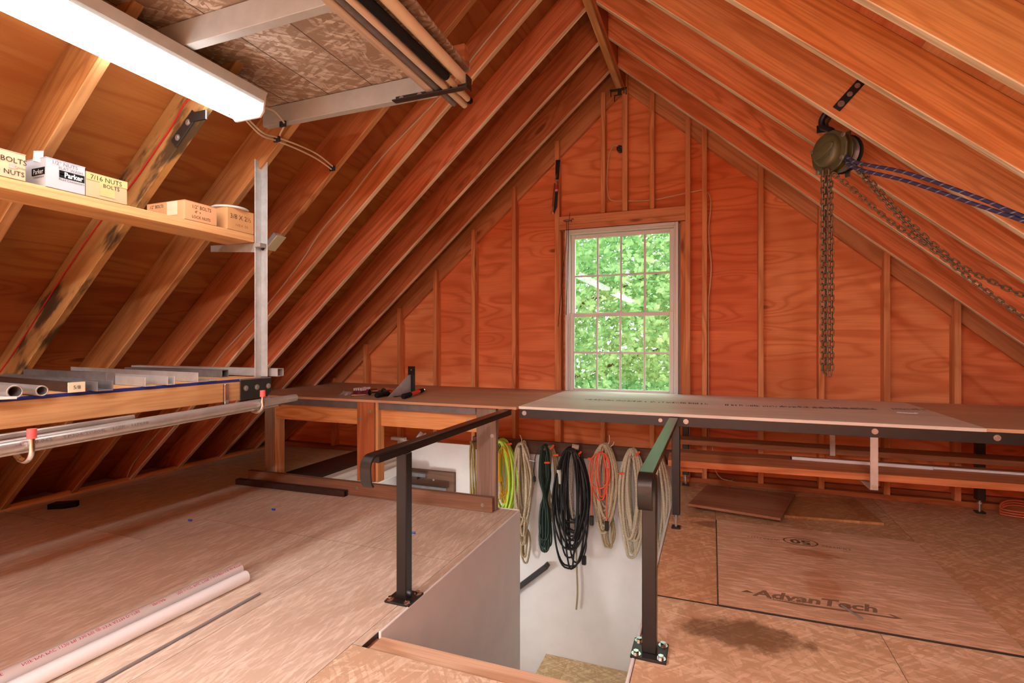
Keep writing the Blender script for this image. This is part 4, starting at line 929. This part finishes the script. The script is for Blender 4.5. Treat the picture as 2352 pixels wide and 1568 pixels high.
stock('bar', (-2.9, 1.27), (-2.07, 1.155), .04, .03, 'brown grey bar with a paper tag on its end', 'rusty_brown_steel')
tg = thing('paper_tag', 'small cream paper tag on the end of the bar', 'tag', (-2.066, 1.15, ZD))
build(MB().box(-2.064, -2.061, 1.12, 1.172, ZD+.001, ZD+.036), 'tag_paper', 'cardboard', tg, color=(226, 216, 184))
text('tag_number', '5/8', .018, (-2.0605, 1.146, ZD+.012), (0, 1, 0), (0, 0, 1), tg, (60, 56, 50))
stock('pipe', (-2.95, 1.13), (-2.03, 1.03), .03, .034, 'steel pipe with a closed round end on the rack', 'stainless')
stock('pipe', (-2.95, 1.02), (-2.02, .955), .04, .042, 'open steel pipe end over the rack beam', 'stainless')
stock('plate', (-2.8, .93), (-2.0, .915), .07, .008, 'flat steel plate with a slanted end over the rack beam', 'aluminium')
stock('plate', (-2.7, .84), (-2.02, .84), .06, .02, 'white edged strip at the near end of the rack', 'aluminium')
stock('bar', (-2.95, 1.44), (-2.3, 1.40), .03, .05, 'low dark bar behind the pipes on the rack', 'grey_steel')

# ------------------------------------------------------------------ boxes on the upper shelf
ZS = 1.6605
def cbox(y0, y1, d, h, label, c, rot=0.0, x=-2.132, flap=True):
    t = thing('cardboard_box', label, 'box', (x-d/2, (y0+y1)/2, ZS), 'hardware boxes on the upper shelf')
    fr = frame((x, y0, ZS+.0005), (0, math.cos(rot), 0) if not rot else (math.sin(rot), math.cos(rot), 0), (0, 0, 1))   # x along face, y up, z = outwards (+x)
    L = y1-y0
    build(MB().box(0, L, 0, h-.002, -d, 0, fr), 'carton', 'cardboard', t, color=c, bevel=.0012)
    build(MB().box(-.001, L+.001, h-.002, h, -d-.001, .001, fr), 'lid', 'cardboard', t, color=tuple(min(255, q+6) for q in c), bevel=.0005)
    return t, fr
def on(t, fr, body, size, x, y, c=(50, 44, 40), side='front', d=0, **kw):
    M3 = fr.to_3x3()
    if side == 'front': o, ax = fr @ V((x, y, .0006)), M3 @ V((1, 0, 0))
    else: o, ax = fr @ V((-.0006, y, -d+x)), M3 @ V((0, 0, 1))
    text('lettering', body, size, o, ax, M3 @ V((0, 1, 0)), t, c, lift=.0008, **kw)
def patch_on(t, fr, name, x0, x1, y0, y1, mat, c, side='front', d=0):
    if side == 'front': mb = MB().box(x0, x1, y0, y1, .0002, .0012, fr)
    else: mb = MB().box(-.0012, -.0002, y0, y1, -d+x0, -d+x1, fr)
    return build(mb, name, mat, t, color=c)
t, f = cbox(.88, 1.036, .10, .088, 'cream box marked 3/8 bolts at the left end of the shelf', (208, 186, 150))
on(t, f, '3/8 BOLTS', .024, .105, .052); on(t, f, '+ NUTS', .022, .115, .012); 
patch_on(t, f, 'pink_stamp', .112, .13, .032, .047, 'ink', (232, 170, 160))
on(t, f, 'Cylinders', .011, .142, .036, (120, 108, 96), width=.03)
t, f = cbox(1.093, 1.212, .125, .102, 'white box with a black printed logo on the shelf', (186, 188, 194))
patch_on(t, f, 'black_label', .038, .116, .043, .068, 'ink', (30, 30, 32))
on(t, f, 'Parker', .025, .082, .047, (232, 232, 232), width=.058, bold=.03); on(t, f, 'Fluid Connectors', .010, .076, .033, (48, 48, 50), width=.078)
patch_on(t, f, 'white_bar', .040, .054, .053, .057, 'ink', (226, 226, 226))
on(t, f, '1/2" NUTS', .018, .055, .084, (120, 120, 124)); on(t, f, 'FLAT WASH.', .014, .075, .071, (128, 128, 132))
patch_on(t, f, 'black_label', .045, .118, .043, .068, 'ink', (30, 30, 32), 'side', .125); on(t, f, 'Parker', .024, .082, .047, (226, 226, 226), 'side', .125, width=.055)
on(t, f, 'Connectors', .010, .084, .033, (60, 60, 62), 'side', .125, width=.06)
build(MB().prism([(0, 0), (.045, -.012), (.05, .03), (.004, .034)], 0, .001, frame((-2.2, 1.09, ZS+.095), (.9, .1, 0), (0, 0, 1))), 'torn_flap', 'cardboard', t, color=(206, 208, 214))
t, f = cbox(1.215, 1.358, .12, .090, 'tan taped box marked 7/16 nuts bolts', (200, 172, 134))
patch_on(t, f, 'tape_strip', 0, .143, .062, .088, 'tape', None); patch_on(t, f, 'tape_strip', .045, .098, .012, .062, 'tape', None)
on(t, f, '7/16 NUTS', .024, .068, .066, (48, 42, 36)); on(t, f, 'BOLTS', .02, .085, .045, (48, 42, 36))
t, f = cbox(1.595, 1.752, .24, .083, 'long low tan box marked 1/2 bolts 4 lock nuts', (222, 168, 122))
on(t, f, '1/2" BOLTS', .022, .08, .055, (78, 58, 44), width=.09); on(t, f, '4" +', .018, .062, .034, (78, 58, 44)); on(t, f, 'LOCK NUTS', .018, .078, .012, (78, 58, 44), width=.09)
patch_on(t, f, 'white_sticker', .13, .195, .022, .081, 'ink', (232, 214, 186), 'side', .24)
on(t, f, '1/2" BOLTS', .02, .065, .06, (78, 58, 44), 'side', .24, width=.085); on(t, f, '4" +', .018, .05, .035, (78, 58, 44), 'side', .24)
t, f = cbox(1.808, 1.960, .11, .105, 'tan box marked 3/8 x 2 1/2 next to the metal upright', (214, 164, 112))
on(t, f, '3/8 X 2\u00bd', .032, .075, .055, (96, 72, 52), width=.118); on(t, f, 'HEX SS', .016, .08, .022, (150, 112, 78), width=.07)
lid = thing('plastic_disc', 'white round plastic disc lying on the 3/8 x 2 1/2 box', 'disc', (-2.20, 1.88, ZS+.1055))
build(MB().lathe([(.07, 0), (.082, .002), (.084, .008), (.08, .011), (.06, .0115)], (-2.20, 1.88, ZS+.1065), (0, 0, 1), 32), 'rim', 'plastic', lid, color=(226, 224, 220), smooth='auto')

# ------------------------------------------------------------------ overhead platform
plat = thing('overhead_platform', 'strand board storage platform hung from grey painted joists', 'platform', (-1.55, .8, 2.18))
fr_d = frame((-2.17, -.45, 2.276), (1, 0, 0), (0, 1, 0))
build(MB().prism([(0, 0), (1.31, 0), (1.213, 2.45), (0, 2.45)], 0, .012, fr_d), 'deck_sheet', 'osb_ceiling', plat, fr_d, (206, 190, 176), .001)
for x in (-1.42, -1.66, -1.90): build(MB().box(x-.002, x+.002, -.45, 1.99, 2.2752, 2.2758), 'chalk_line', 'ink', plat, color=(96, 86, 80))
for y in (1.965, 1.33, .70, .06): board('joist', (-2.06, y, 2.228), (-1.105, y, 2.228), (0, 0, 1), .09, .038, 'grey_painted_wood', plat)
abox('edge_board', -1.128, -1.092, -.45, 1.945, 2.18, 2.275, 'lumber', plat, (196, 176, 156), .002, 'y')
def strap(y, label=None):
    st = build(MB().box(-1.29, -.935, y, y+.006, 2.168, 2.196).box(-.941, -.935, y-.02, y+.026, 2.168, 2.222).box(-1.29, -.935, y-.03, y, 2.166, 2.171), 'strap_hanger', 'black_steel', plat, bevel=.001)
    for x in (-1.26, -1.17): bolt(st, (x, y, 2.181), (0, -1, 0), .008, .005)
strap(1.938); strap(.2)
build(MB().box(-1.06, -.962, 1.95, 1.998, 2.289, 2.37), 'support_block', 'lumber', plat, color=(186, 120, 82), bevel=.002)
def rbar(pts): return frame(pts[0], V(pts[1])-V(pts[0]), (0, 0, 1))
br6 = build(MB().prism([(0, -.008), (.17, -.008), (.17, .038), (0, .038)], 0, .006, frame((-2.165, YR[6]-.002, 1.972), (.66, 0, .58), (-.58, 0, .66))).box(-2.075, -1.98, YR[6]-.01, YR[6]-.002, 2.06, 2.10), 'rafter_bracket', 'black_steel', plat, bevel=.001)
for k in (.035, .12): bolt(br6, (-2.165+.751*k-.010, YR[6]-.0085, 1.972+.66*k+.011), (0, -1, 0), .008, .005)
G4 = 'tubes stored under the platform edge'
pipe('metal_conduit', (-1.075, -.4, 2.190), (-1.075, 2.075, 2.190), .0135, 'grey_steel', 'grey conduit nearest the platform edge board', G4)
pipe('plastic_conduit', (-1.058, -.4, 2.187), (-1.035, 2.10, 2.187), .0145, 'plastic', 'tan conduit left of the black sleeved pole', G4, color=(206, 184, 160))
pole = thing('sleeved_pole', 'tan pole in a black foam sleeve under the platform', 'pole', (-1.0, .8, 2.19), G4)
build(MB().cyl((-1.04, .1, 2.198), (-1.0, 1.86, 2.196), .0175, 18), 'foam_sleeve', 'foam', pole, smooth='auto')
build(MB().cyl((-1.0, 1.80, 2.196), (-1.0, 2.06, 2.192), .013, 16), 'shaft', 'plastic', pole, color=(206, 178, 140), smooth='auto')
build(MB().cyl((-1.0, 2.06, 2.192), (-1.0, 2.085, 2.192), .0135, 16), 'end_cap', 'foam', pole, smooth='auto')
pipe('plastic_tube', (-.972, -.4, 2.222), (-.965, 1.99, 2.222), .021, 'plastic', 'thick tan tube at the right edge of the platform', G4, color=(222, 198, 164))

# ------------------------------------------------------------------ chain hoist between the right rafters
hc = V((.548, 3.0, 2.075)); hn = V((-.74, -.66, -.10)).normalized()
hoist = thing('chain_hoist', 'green chain hoist with hanging chains between the right rafters', 'chain hoist', hc)
HF = frame(hc, hn.cross(V((0, 0, 1))).normalized()*-1, (0, 0, 1))          # x across, y up, z out of the cover
if HF.col[2].to_3d().dot(hn) < 0: HF = frame(hc, hn.cross(V((0, 0, 1))).normalized(), (0, 0, 1))
plate = [(-.098, .03), (-.06, .072), (-.02, .098), (.03, .10), (.08, .07), (.10, .02), (.095, -.04), (.06, -.085), (.0, -.11), (-.05, -.10), (-.085, -.05)]
build(MB().prism(plate, .0, .014, HF), 'side_plate', 'hoist_green', hoist, bevel=.003)
build(MB().prism([(x*.96, y*.96) for x, y in plate], -.045, -.034, HF), 'side_plate', 'hoist_green', hoist, bevel=.003)
cv = MB(); rings = [(1, .014), (.985, .024), (.93, .036), (.80, .044), (.62, .048)]; n = 28; vs = []; fs = []
for (k, h) in rings: vs += [HF @ V((.072*k*math.cos(2*math.pi*i/n), .084*k*math.sin(2*math.pi*i/n)+.004, h)) for i in range(n)]
for k in range(len(rings)-1): fs += [(k*n+i, k*n+(i+1) % n, (k+1)*n+(i+1) % n, (k+1)*n+i) for i in range(n)]
fs.append(tuple(range(n*(len(rings)-1), n*len(rings)))); cv.add(vs, fs); build(cv, 'gear_cover', 'hoist_green', hoist, smooth='auto')
rot = HF @ Matrix.Rotation(.45, 4, 'Z')
oval = [(.05*math.copysign(1, math.cos(t))*0 + .042*math.cos(t) + (.018 if math.cos(t) > 0 else -.018), .022*math.sin(t)) for t in [2*math.pi*i/20 for i in range(20)]]
build(MB().prism(oval, .044, .053, rot), 'name_plate', 'hoist_green', hoist, bevel=.003)
build(MB().box(-.03, .02, -.045, -.035, .04, .05, rot).box(-.025, .015, -.06, -.052, .036, .044, rot), 'cooling_rib', 'hoist_green', hoist, bevel=.002)
for (x, y) in ((-.086, .03), (.082, .058), (.075, -.052), (-.055, -.088)):
    p = HF @ V((x, y, .014)); bolt(hoist, p, HF.col[2].to_3d(), .007, .008)
wheel = MB().lathe([(.03, 0), (.088, .002), (.09, .006), (.078, .014), (.074, .02), (.078, .026), (.09, .034), (.088, .038), (.03, .04)], HF @ V((.0, 0, -.095)), HF.col[2].to_3d(), 26)
build(wheel, 'hand_wheel', 'grey_steel', hoist, smooth='auto')
build(MB().lathe([(.094, 0), (.096, .008), (.08, .012)], HF @ V((0, 0, -.112)), HF.col[2].to_3d(), 24), 'wheel_cover', 'black_steel', hoist, smooth='auto')
build(MB().prism([(-.012, -.11), (.012, -.11), (.016, .12), (-.016, .12)], -.13, -.122, HF), 'guide_plate', 'grey_steel', hoist, bevel=.001)
hk = [HF @ V((x, y, -.02)) for x, y in ((.0, .085), (-.005, .11), (-.03, .13), (-.055, .15), (-.06, .185), (-.035, .215), (.0, .22), (.025, .20), (.028, .175))]
hp = smooth_path(hk, 4); build(MB().tube(hp, [.015 - .007*max(0, (i/(len(hp)-1)-.5))*2 for i in range(len(hp))], 10), 'top_hook', 'black_steel', hoist, smooth=True)
hb = hk[5] + V((.02, 0, .0))
tag(build(MB().cyl((hb.x-.005, YR[2]-.001, hb.z-.02), (hb.x-.005, YR[3]+.039, hb.z-.02), .012, 14).box(hb.x-.035, hb.x+.02, YR[2]-.004, YR[2]-.001, hb.z-.04, hb.z+.0), 'hanger_rod', 'black_steel', smooth='auto'), 'short steel rod between two rafters that carries the hoist hook', 'rod')
LINK = None
def link_mesh():
    r = .0036; a, b = .0085, .0125; pts = [V((b*0+a*math.cos(t), 0, 0)) for t in ()]
    path = []
    for i in range(14):
        t = 2*math.pi*i/14; path.append((a*math.cos(t), 0, a*math.sin(t) + (b-.003 if math.sin(t) > 0 else -(b-.003))))
    me = MB().tube(path, r, 6, closed=True).mesh('chain_link', I4, smooth=True); me.materials.append(MATS['chain_steel']); return me
LINK = link_mesh()
def chain(pts, phase=0, pitch=.0285):
    pts = smooth_path(pts, 8) if len(pts) > 2 else [V(p) for p in pts]
    d = [0]; 
    for i in range(1, len(pts)): d.append(d[-1] + (pts[i]-pts[i-1]).length)
    k = 0; s_ = pitch/2
    while s_ < d[-1]:
        i = next(j for j in range(1, len(d)) if d[j] >= s_); t = (s_-d[i-1])/(d[i]-d[i-1]); p = pts[i-1].lerp(pts[i], t); dr = (pts[i]-pts[i-1]).normalized()
        side = V((0, 1, 0)) if (k+phase) % 2 else V((1, 0, 0)); side = (side - dr*side.dot(dr)).normalized()
        side.rotate(Matrix.Rotation(.35, 3, dr))
        m = Matrix((side.cross(dr) * -1, dr.cross(side.cross(dr)) if False else side, dr)).transposed().to_4x4(); m.translation = p
        link('chain_link', LINK, 'chain_steel', hoist, m); s_ += pitch; k += 1
HX = .532
for (dx, dy, zb, ph) in ((-.019, .0, .985, 0), (-.003, .018, .985, 1), (.012, -.004, .965, 0), (.024, .014, .985, 1)):
    chain([(HX+dx*.8, 2.985+dy, 1.985), (HX+dx, 2.985+dy, 1.5), (HX+dx, 2.985+dy, zb)], ph)
chain([(HX-.019, 2.985, .985), (HX-.005, 2.985, .968), (HX+.012, 2.985, .975)])
chain([(.655, 3.02, 2.01), (.745, 3.01, 1.86), (.897, 3.0, 1.65), (1.07, 3.0, 1.46), (1.303, 3.0, 1.232), (1.50, 3.0, 1.05)])
chain([(.672, 3.03, 2.01), (.762, 3.01, 1.86), (.912, 3.0, 1.655), (1.07, 3.0, 1.485), (1.20, 3.0, 1.395), (1.32, 3.0, 1.325), (1.5, 3.0, 1.24)], 1)
chain([(.560, 2.99, 1.965), (.66, 2.99, 1.86), (.81, 3.0, 1.70), (.955, 3.0, 1.575), (1.05, 3.0, 1.49)], 1)
G5 = 'blue ropes from the hoist'
for (dz, dy, lab) in ((.006, 0, 'upper blue braided rope running right from the hoist'), (-.018, .012, 'lower blue braided rope running right from the hoist')):
    tag(build(MB().tube(smooth_path([(.605, 2.97+dy, 2.06+dz*.5), (.632, 2.89+dy, 1.975+dz), (.80, 2.77+dy, 1.865+dz*1.3), (1.0, 2.665+dy, 1.715+dz*1.1), (1.13, 2.60+dy, 1.61+dz*.5), (1.42, 2.45+dy, 1.38)], 10), .0085, 8), 'blue_rope', 'blue_braid', smooth=True), lab, 'rope', G5)
stp = thing('strap_plate', 'black strap plate with three bolts on a right rafter above the hoist', 'plate', (.593, YR[3]-.003, 2.27))
fr = frame((.537, YR[3]-.006, 2.207), (.078, 0, .087), (-.087, 0, .078))
build(MB().box(0, .15, -.019, .019, -.003, .003, fr), 'strap', 'black_steel', stp, bevel=.001)
for k in (.028, .08, .125): bolt(stp, fr @ V((k, 0, 0)) + V((0, -.003, 0)), (0, -1, 0), .0085 if k < .05 else .007, .005)

# ------------------------------------------------------------------ wires, cables, boxes on the roof and the gable
def cable(name, pts, r, color, label, cat='cable', group=None, sub=6):
    return tag(build(MB().tube(smooth_path(pts, sub), r, 7), name, 'plastic', None, None, color, smooth=True), label, cat, group)
y3, y6 = YR[3]-.006, YR[6]-.005
cable('wire', [(-.80, y3, 3.29), (-.98, y3, 3.12), (-1.26, y3, 2.87), (-1.45, y3, 2.69), (-1.656, y3, 2.53), (-1.958, y3, 2.305), (-2.20, y3, 2.08), (-2.442, y3, 1.871), (-2.60, y3, 1.69), (-2.82, y3, 1.475), (-3.1, y3, 1.24), (-3.30, y3, 1.08), (-3.358, y3, 1.03), (-3.75, y3, .66), (-4.1, y3, .36), (-4.30, y3-.01, .16), (-4.36, y3-.02, .05)], .0042, (206, 190, 164), 'pale electrical cable stapled along a left rafter', 'cable')
cable('wire', [(-2.02, y6, 2.19), (-2.114, y6, 2.146), (-2.17, y6, 2.08), (-2.262, y6, 1.998), (-2.462, y6, 1.828), (-2.691, y6, 1.668), (-3.004, y6, 1.394), (-3.33, y6, 1.09), (-3.5, y6, .95)], .0032, (200, 44, 40), 'thin red wire running down the stained left rafter', 'wire')
fc = thing('fixture_cable', 'white cables running from the end of the light to the rafters', 'cable', (-1.95, 1.9, 2.1))
for (pts) in ([(-1.90, 1.692, 2.115), (-1.94, 1.83, 2.095), (-1.968, 1.95, 2.118), (-1.97, 2.1, 2.13), (-1.985, 2.25, 2.135), (-1.998, 2.39, 2.112)], [(-1.905, 1.692, 2.105), (-1.95, 1.83, 2.085), (-1.978, 1.95, 2.105), (-1.98, 2.1, 2.112), (-1.995, 2.25, 2.115), (-2.006, 2.39, 2.098)], [(-1.80, 1.69, 2.13), (-1.84, 1.8, 2.165), (-1.90, 1.92, 2.17), (-1.93, 1.95, 2.165), (-1.968, 1.965, 2.14), (-1.972, 1.97, 2.12)]):
    build(MB().tube(smooth_path(pts), .0042, 7), 'lead', 'plastic', fc, color=(216, 204, 184), smooth=True)
for (x, y, z) in ((-1.972, 1.95, 2.112), (-2.002, 2.38, 2.107), (-1.915, 1.93, 2.17)): build(MB().box(x-.02, x+.018, y-.006, y+.006, z-.016, z+.012), 'cable_clip', 'rubber', fc, color=(40, 44, 56), bevel=.003)
jb = thing('junction_box', 'pale green junction box with a cover under a left rafter', 'junction box', (-2.41, 2.36, 1.72))
fr = frame((-2.372, 2.342, 1.752), (-CT, 0, -ST), (0, 1, 0))
build(MB().box(0, .118, 0, .072, -.006, 0, fr) if fr.col[2].z > 0 else MB().box(0, .118, 0, .072, 0, .006, fr), 'cover_plate', 'plastic', jb, color=(206, 208, 176), bevel=.002)
build(MB().box(.01, .108, .006, .066, .0, .03, fr) if fr.col[2].z > 0 else MB().box(.01, .108, .006, .066, -.03, 0, fr), 'back_box', 'galvanized', jb)
rb = thing('round_box', 'round metal electrical box on the ridge post of the gable', 'electrical box', (-.735, D+.03, 2.74))
build(MB().cyl((-.735, D+.086, 2.768), (-.735, D+.035, 2.768), .026, 18).cyl((-.735, D+.035, 2.768), (-.735, D+.025, 2.768), .018, 14), 'box_body', 'black_steel', rb, smooth='auto')
for a in range(3): bolt(rb, (-.735+.012*math.cos(a*2.1), D+.025, 2.768+.012*math.sin(a*2.1)), (0, -1, 0), .003, .003, washer=False)
tmp_pts = ([(-.745, D+.05, 2.79), (-.79, D+.045, 2.795), (-.825, D+.05, 2.72), (-.843, D+.06, 2.60), (-.846, D+.06, 2.48), (-.83, D+.05, 2.37), (-.79, D+.045, 2.33), (-.69, D+.045, 2.318), (-.58, D+.05, 2.31), (-.464, D+.045, 2.306), (-.34, D+.05, 2.318), (-.204, D+.045, 2.335), (-.12, D+.05, 2.345), (-.06, D+.05, 2.345), (-.018, D+.045, 2.29), (-.012, D+.05, 2.2), (-.026, D+.05, 2.05), (-.022, D+.045, 1.9), (-.008, D+.05, 1.72), (-.02, D+.05, 1.55), (-.03, D+.05, 1.40), (-.028, D+.05, .9), (-.03, D+.05, .35)])
build(MB().tube(smooth_path(tmp_pts), .0045, 7), 'electrical_cable', 'plastic', gable, color=(222, 196, 160), smooth=True)['label'] = 'pale cable threaded through the studs'
tbk = thing('turnbuckle', 'silver turnbuckle and shears hung on the stud left of the window', 'hardware', (-1.29, D-.02, 2.2))
build(MB().prism([(-.02, 0), (.02, 0), (.012, -.10), (.006, -.17), (-.02, -.17), (-.024, -.08)], 0, .01, frame((-1.262, D-.004, 2.72), (1, 0, 0), (0, 0, 1))), 'black_strap', 'black_steel', tbk, bevel=.001)
build(MB().prism([(-.01, 0), (.012, 0), (.004, -.14), (-.022, -.20), (-.03, -.20)], 0, .012, frame((-1.275, D-.004, 2.45), (1, 0, 0), (0, 0, 1))), 'blade', 'black_steel', tbk, bevel=.001)
build(MB().box(-1.285, -1.262, D-.026, D-.012, 2.44, 2.50), 'red_body', 'plastic', tbk, color=(196, 40, 44), bevel=.002)
build(MB().box(-1.285, -1.262, D-.0275, D-.0265, 2.445, 2.458), 'white_label', 'plastic', tbk, color=(220, 206, 200))
build(MB().cyl((-1.285, D-.03, 2.51), (-1.302, D-.035, 2.31), .008, 12), 'silver_body', 'chrome', tbk, smooth='auto')
build(MB().cyl((-1.259, D-.03, 2.53), (-1.252, D-.03, 2.46), .006, 12), 'silver_body', 'chrome', tbk, smooth='auto')
build(MB().cyl((-1.302, D-.035, 2.31), (-1.304, D-.035, 2.275), .003, 8).tube([(-1.306+.0105*math.cos(t*.4), D-.035, 2.255+.013*math.sin(t*.4)) for t in range(16)], .0032, 6, closed=True), 'eye', 'chrome', tbk, smooth='auto')
for k in range(3): build(MB().tube(smooth_path([(-1.268, D-.02, 2.60-.015*k), (-1.275-.006*k, D-.035, 2.55), (-1.27+.008*k, D-.03, 2.52)]), .0014, 5), 'thin_wire', 'bolt_steel', tbk)
cable('hanging_wire', [(-1.255, D-.01, 2.42), (-1.252, D-.006, 2.1), (-1.25, D-.006, 1.7), (-1.235, D-.008, 1.50), (-1.238, D-.01, 1.36)], .0026, (206, 170, 140), 'pale wire hanging down the stud left of the window', 'wire')
rk = thing('wire_hook', 'dark wire ring with two long wires at the window head', 'wire', (-1.18, D-.02, 1.4))
build(MB().tube([(-1.172+.034*math.cos(t*.42), D-.03+.026*math.sin(t*.42), 2.176) for t in range(15)], .0026, 6, closed=True), 'ring', 'black_steel', rk, smooth=True)
for (xa, xb, z) in ((-1.182, -1.262, 1.26), (-1.165, -1.19, 1.36)): build(MB().tube(smooth_path([(xa, D-.03, 2.176), (xa-.004, D-.012, 2.0), ((xa+xb)/2, D-.012, 1.7), (xb, D-.012, z)]), .0022, 6), 'long_wire', 'black_steel', rk)
build(MB().tube(smooth_path([(-1.155, D-.03, 2.18), (-1.156, D-.02, 2.22), (-1.156, D-.012, 2.25)]), .002, 5), 'hook_stem', 'black_steel', rk)
build(MB().tube(smooth_path([(-1.122, D-.006, 2.185), (-1.13, D-.03, 2.19), (-1.134, D-.03, 2.16)]), .0028, 5), 'nail', 'black_steel', rk)
ck = thing('ridge_clamp', 'dark clamp with screws and a silver cap under the ridge batten', 'clamp', (-.735, D-.13, 3.19))
yk = D-.125
build(MB().cyl((-.722, yk, 3.195), (-.722, yk, 3.24), .014, 14), 'silver_cap', 'bolt_steel', ck, smooth='auto')
build(MB().box(-.785, -.665, yk-.012, yk+.012, 3.183, 3.193), 'crossbar', 'black_steel', ck, bevel=.001)
for (x, z) in ((-.778, 3.14), (-.672, 3.15), (-.655, 3.14)): build(MB().cyl((x, yk, 3.195), (x, yk, z), .004, 8).cyl((x, yk, 3.19), (x, yk, 3.198), .008, 6), 'clamp_screw', 'black_steel', ck)
build(MB().cyl((-.71, yk, 3.183), (-.71, yk, 3.15), .014, 12).box(-.752, -.69, yk-.004, yk+.004, 3.142, 3.150).box(-.752, -.744, yk-.004, yk+.004, 3.095, 3.15), 'screw_handle', 'rusty_brown_steel', ck, bevel=.001)
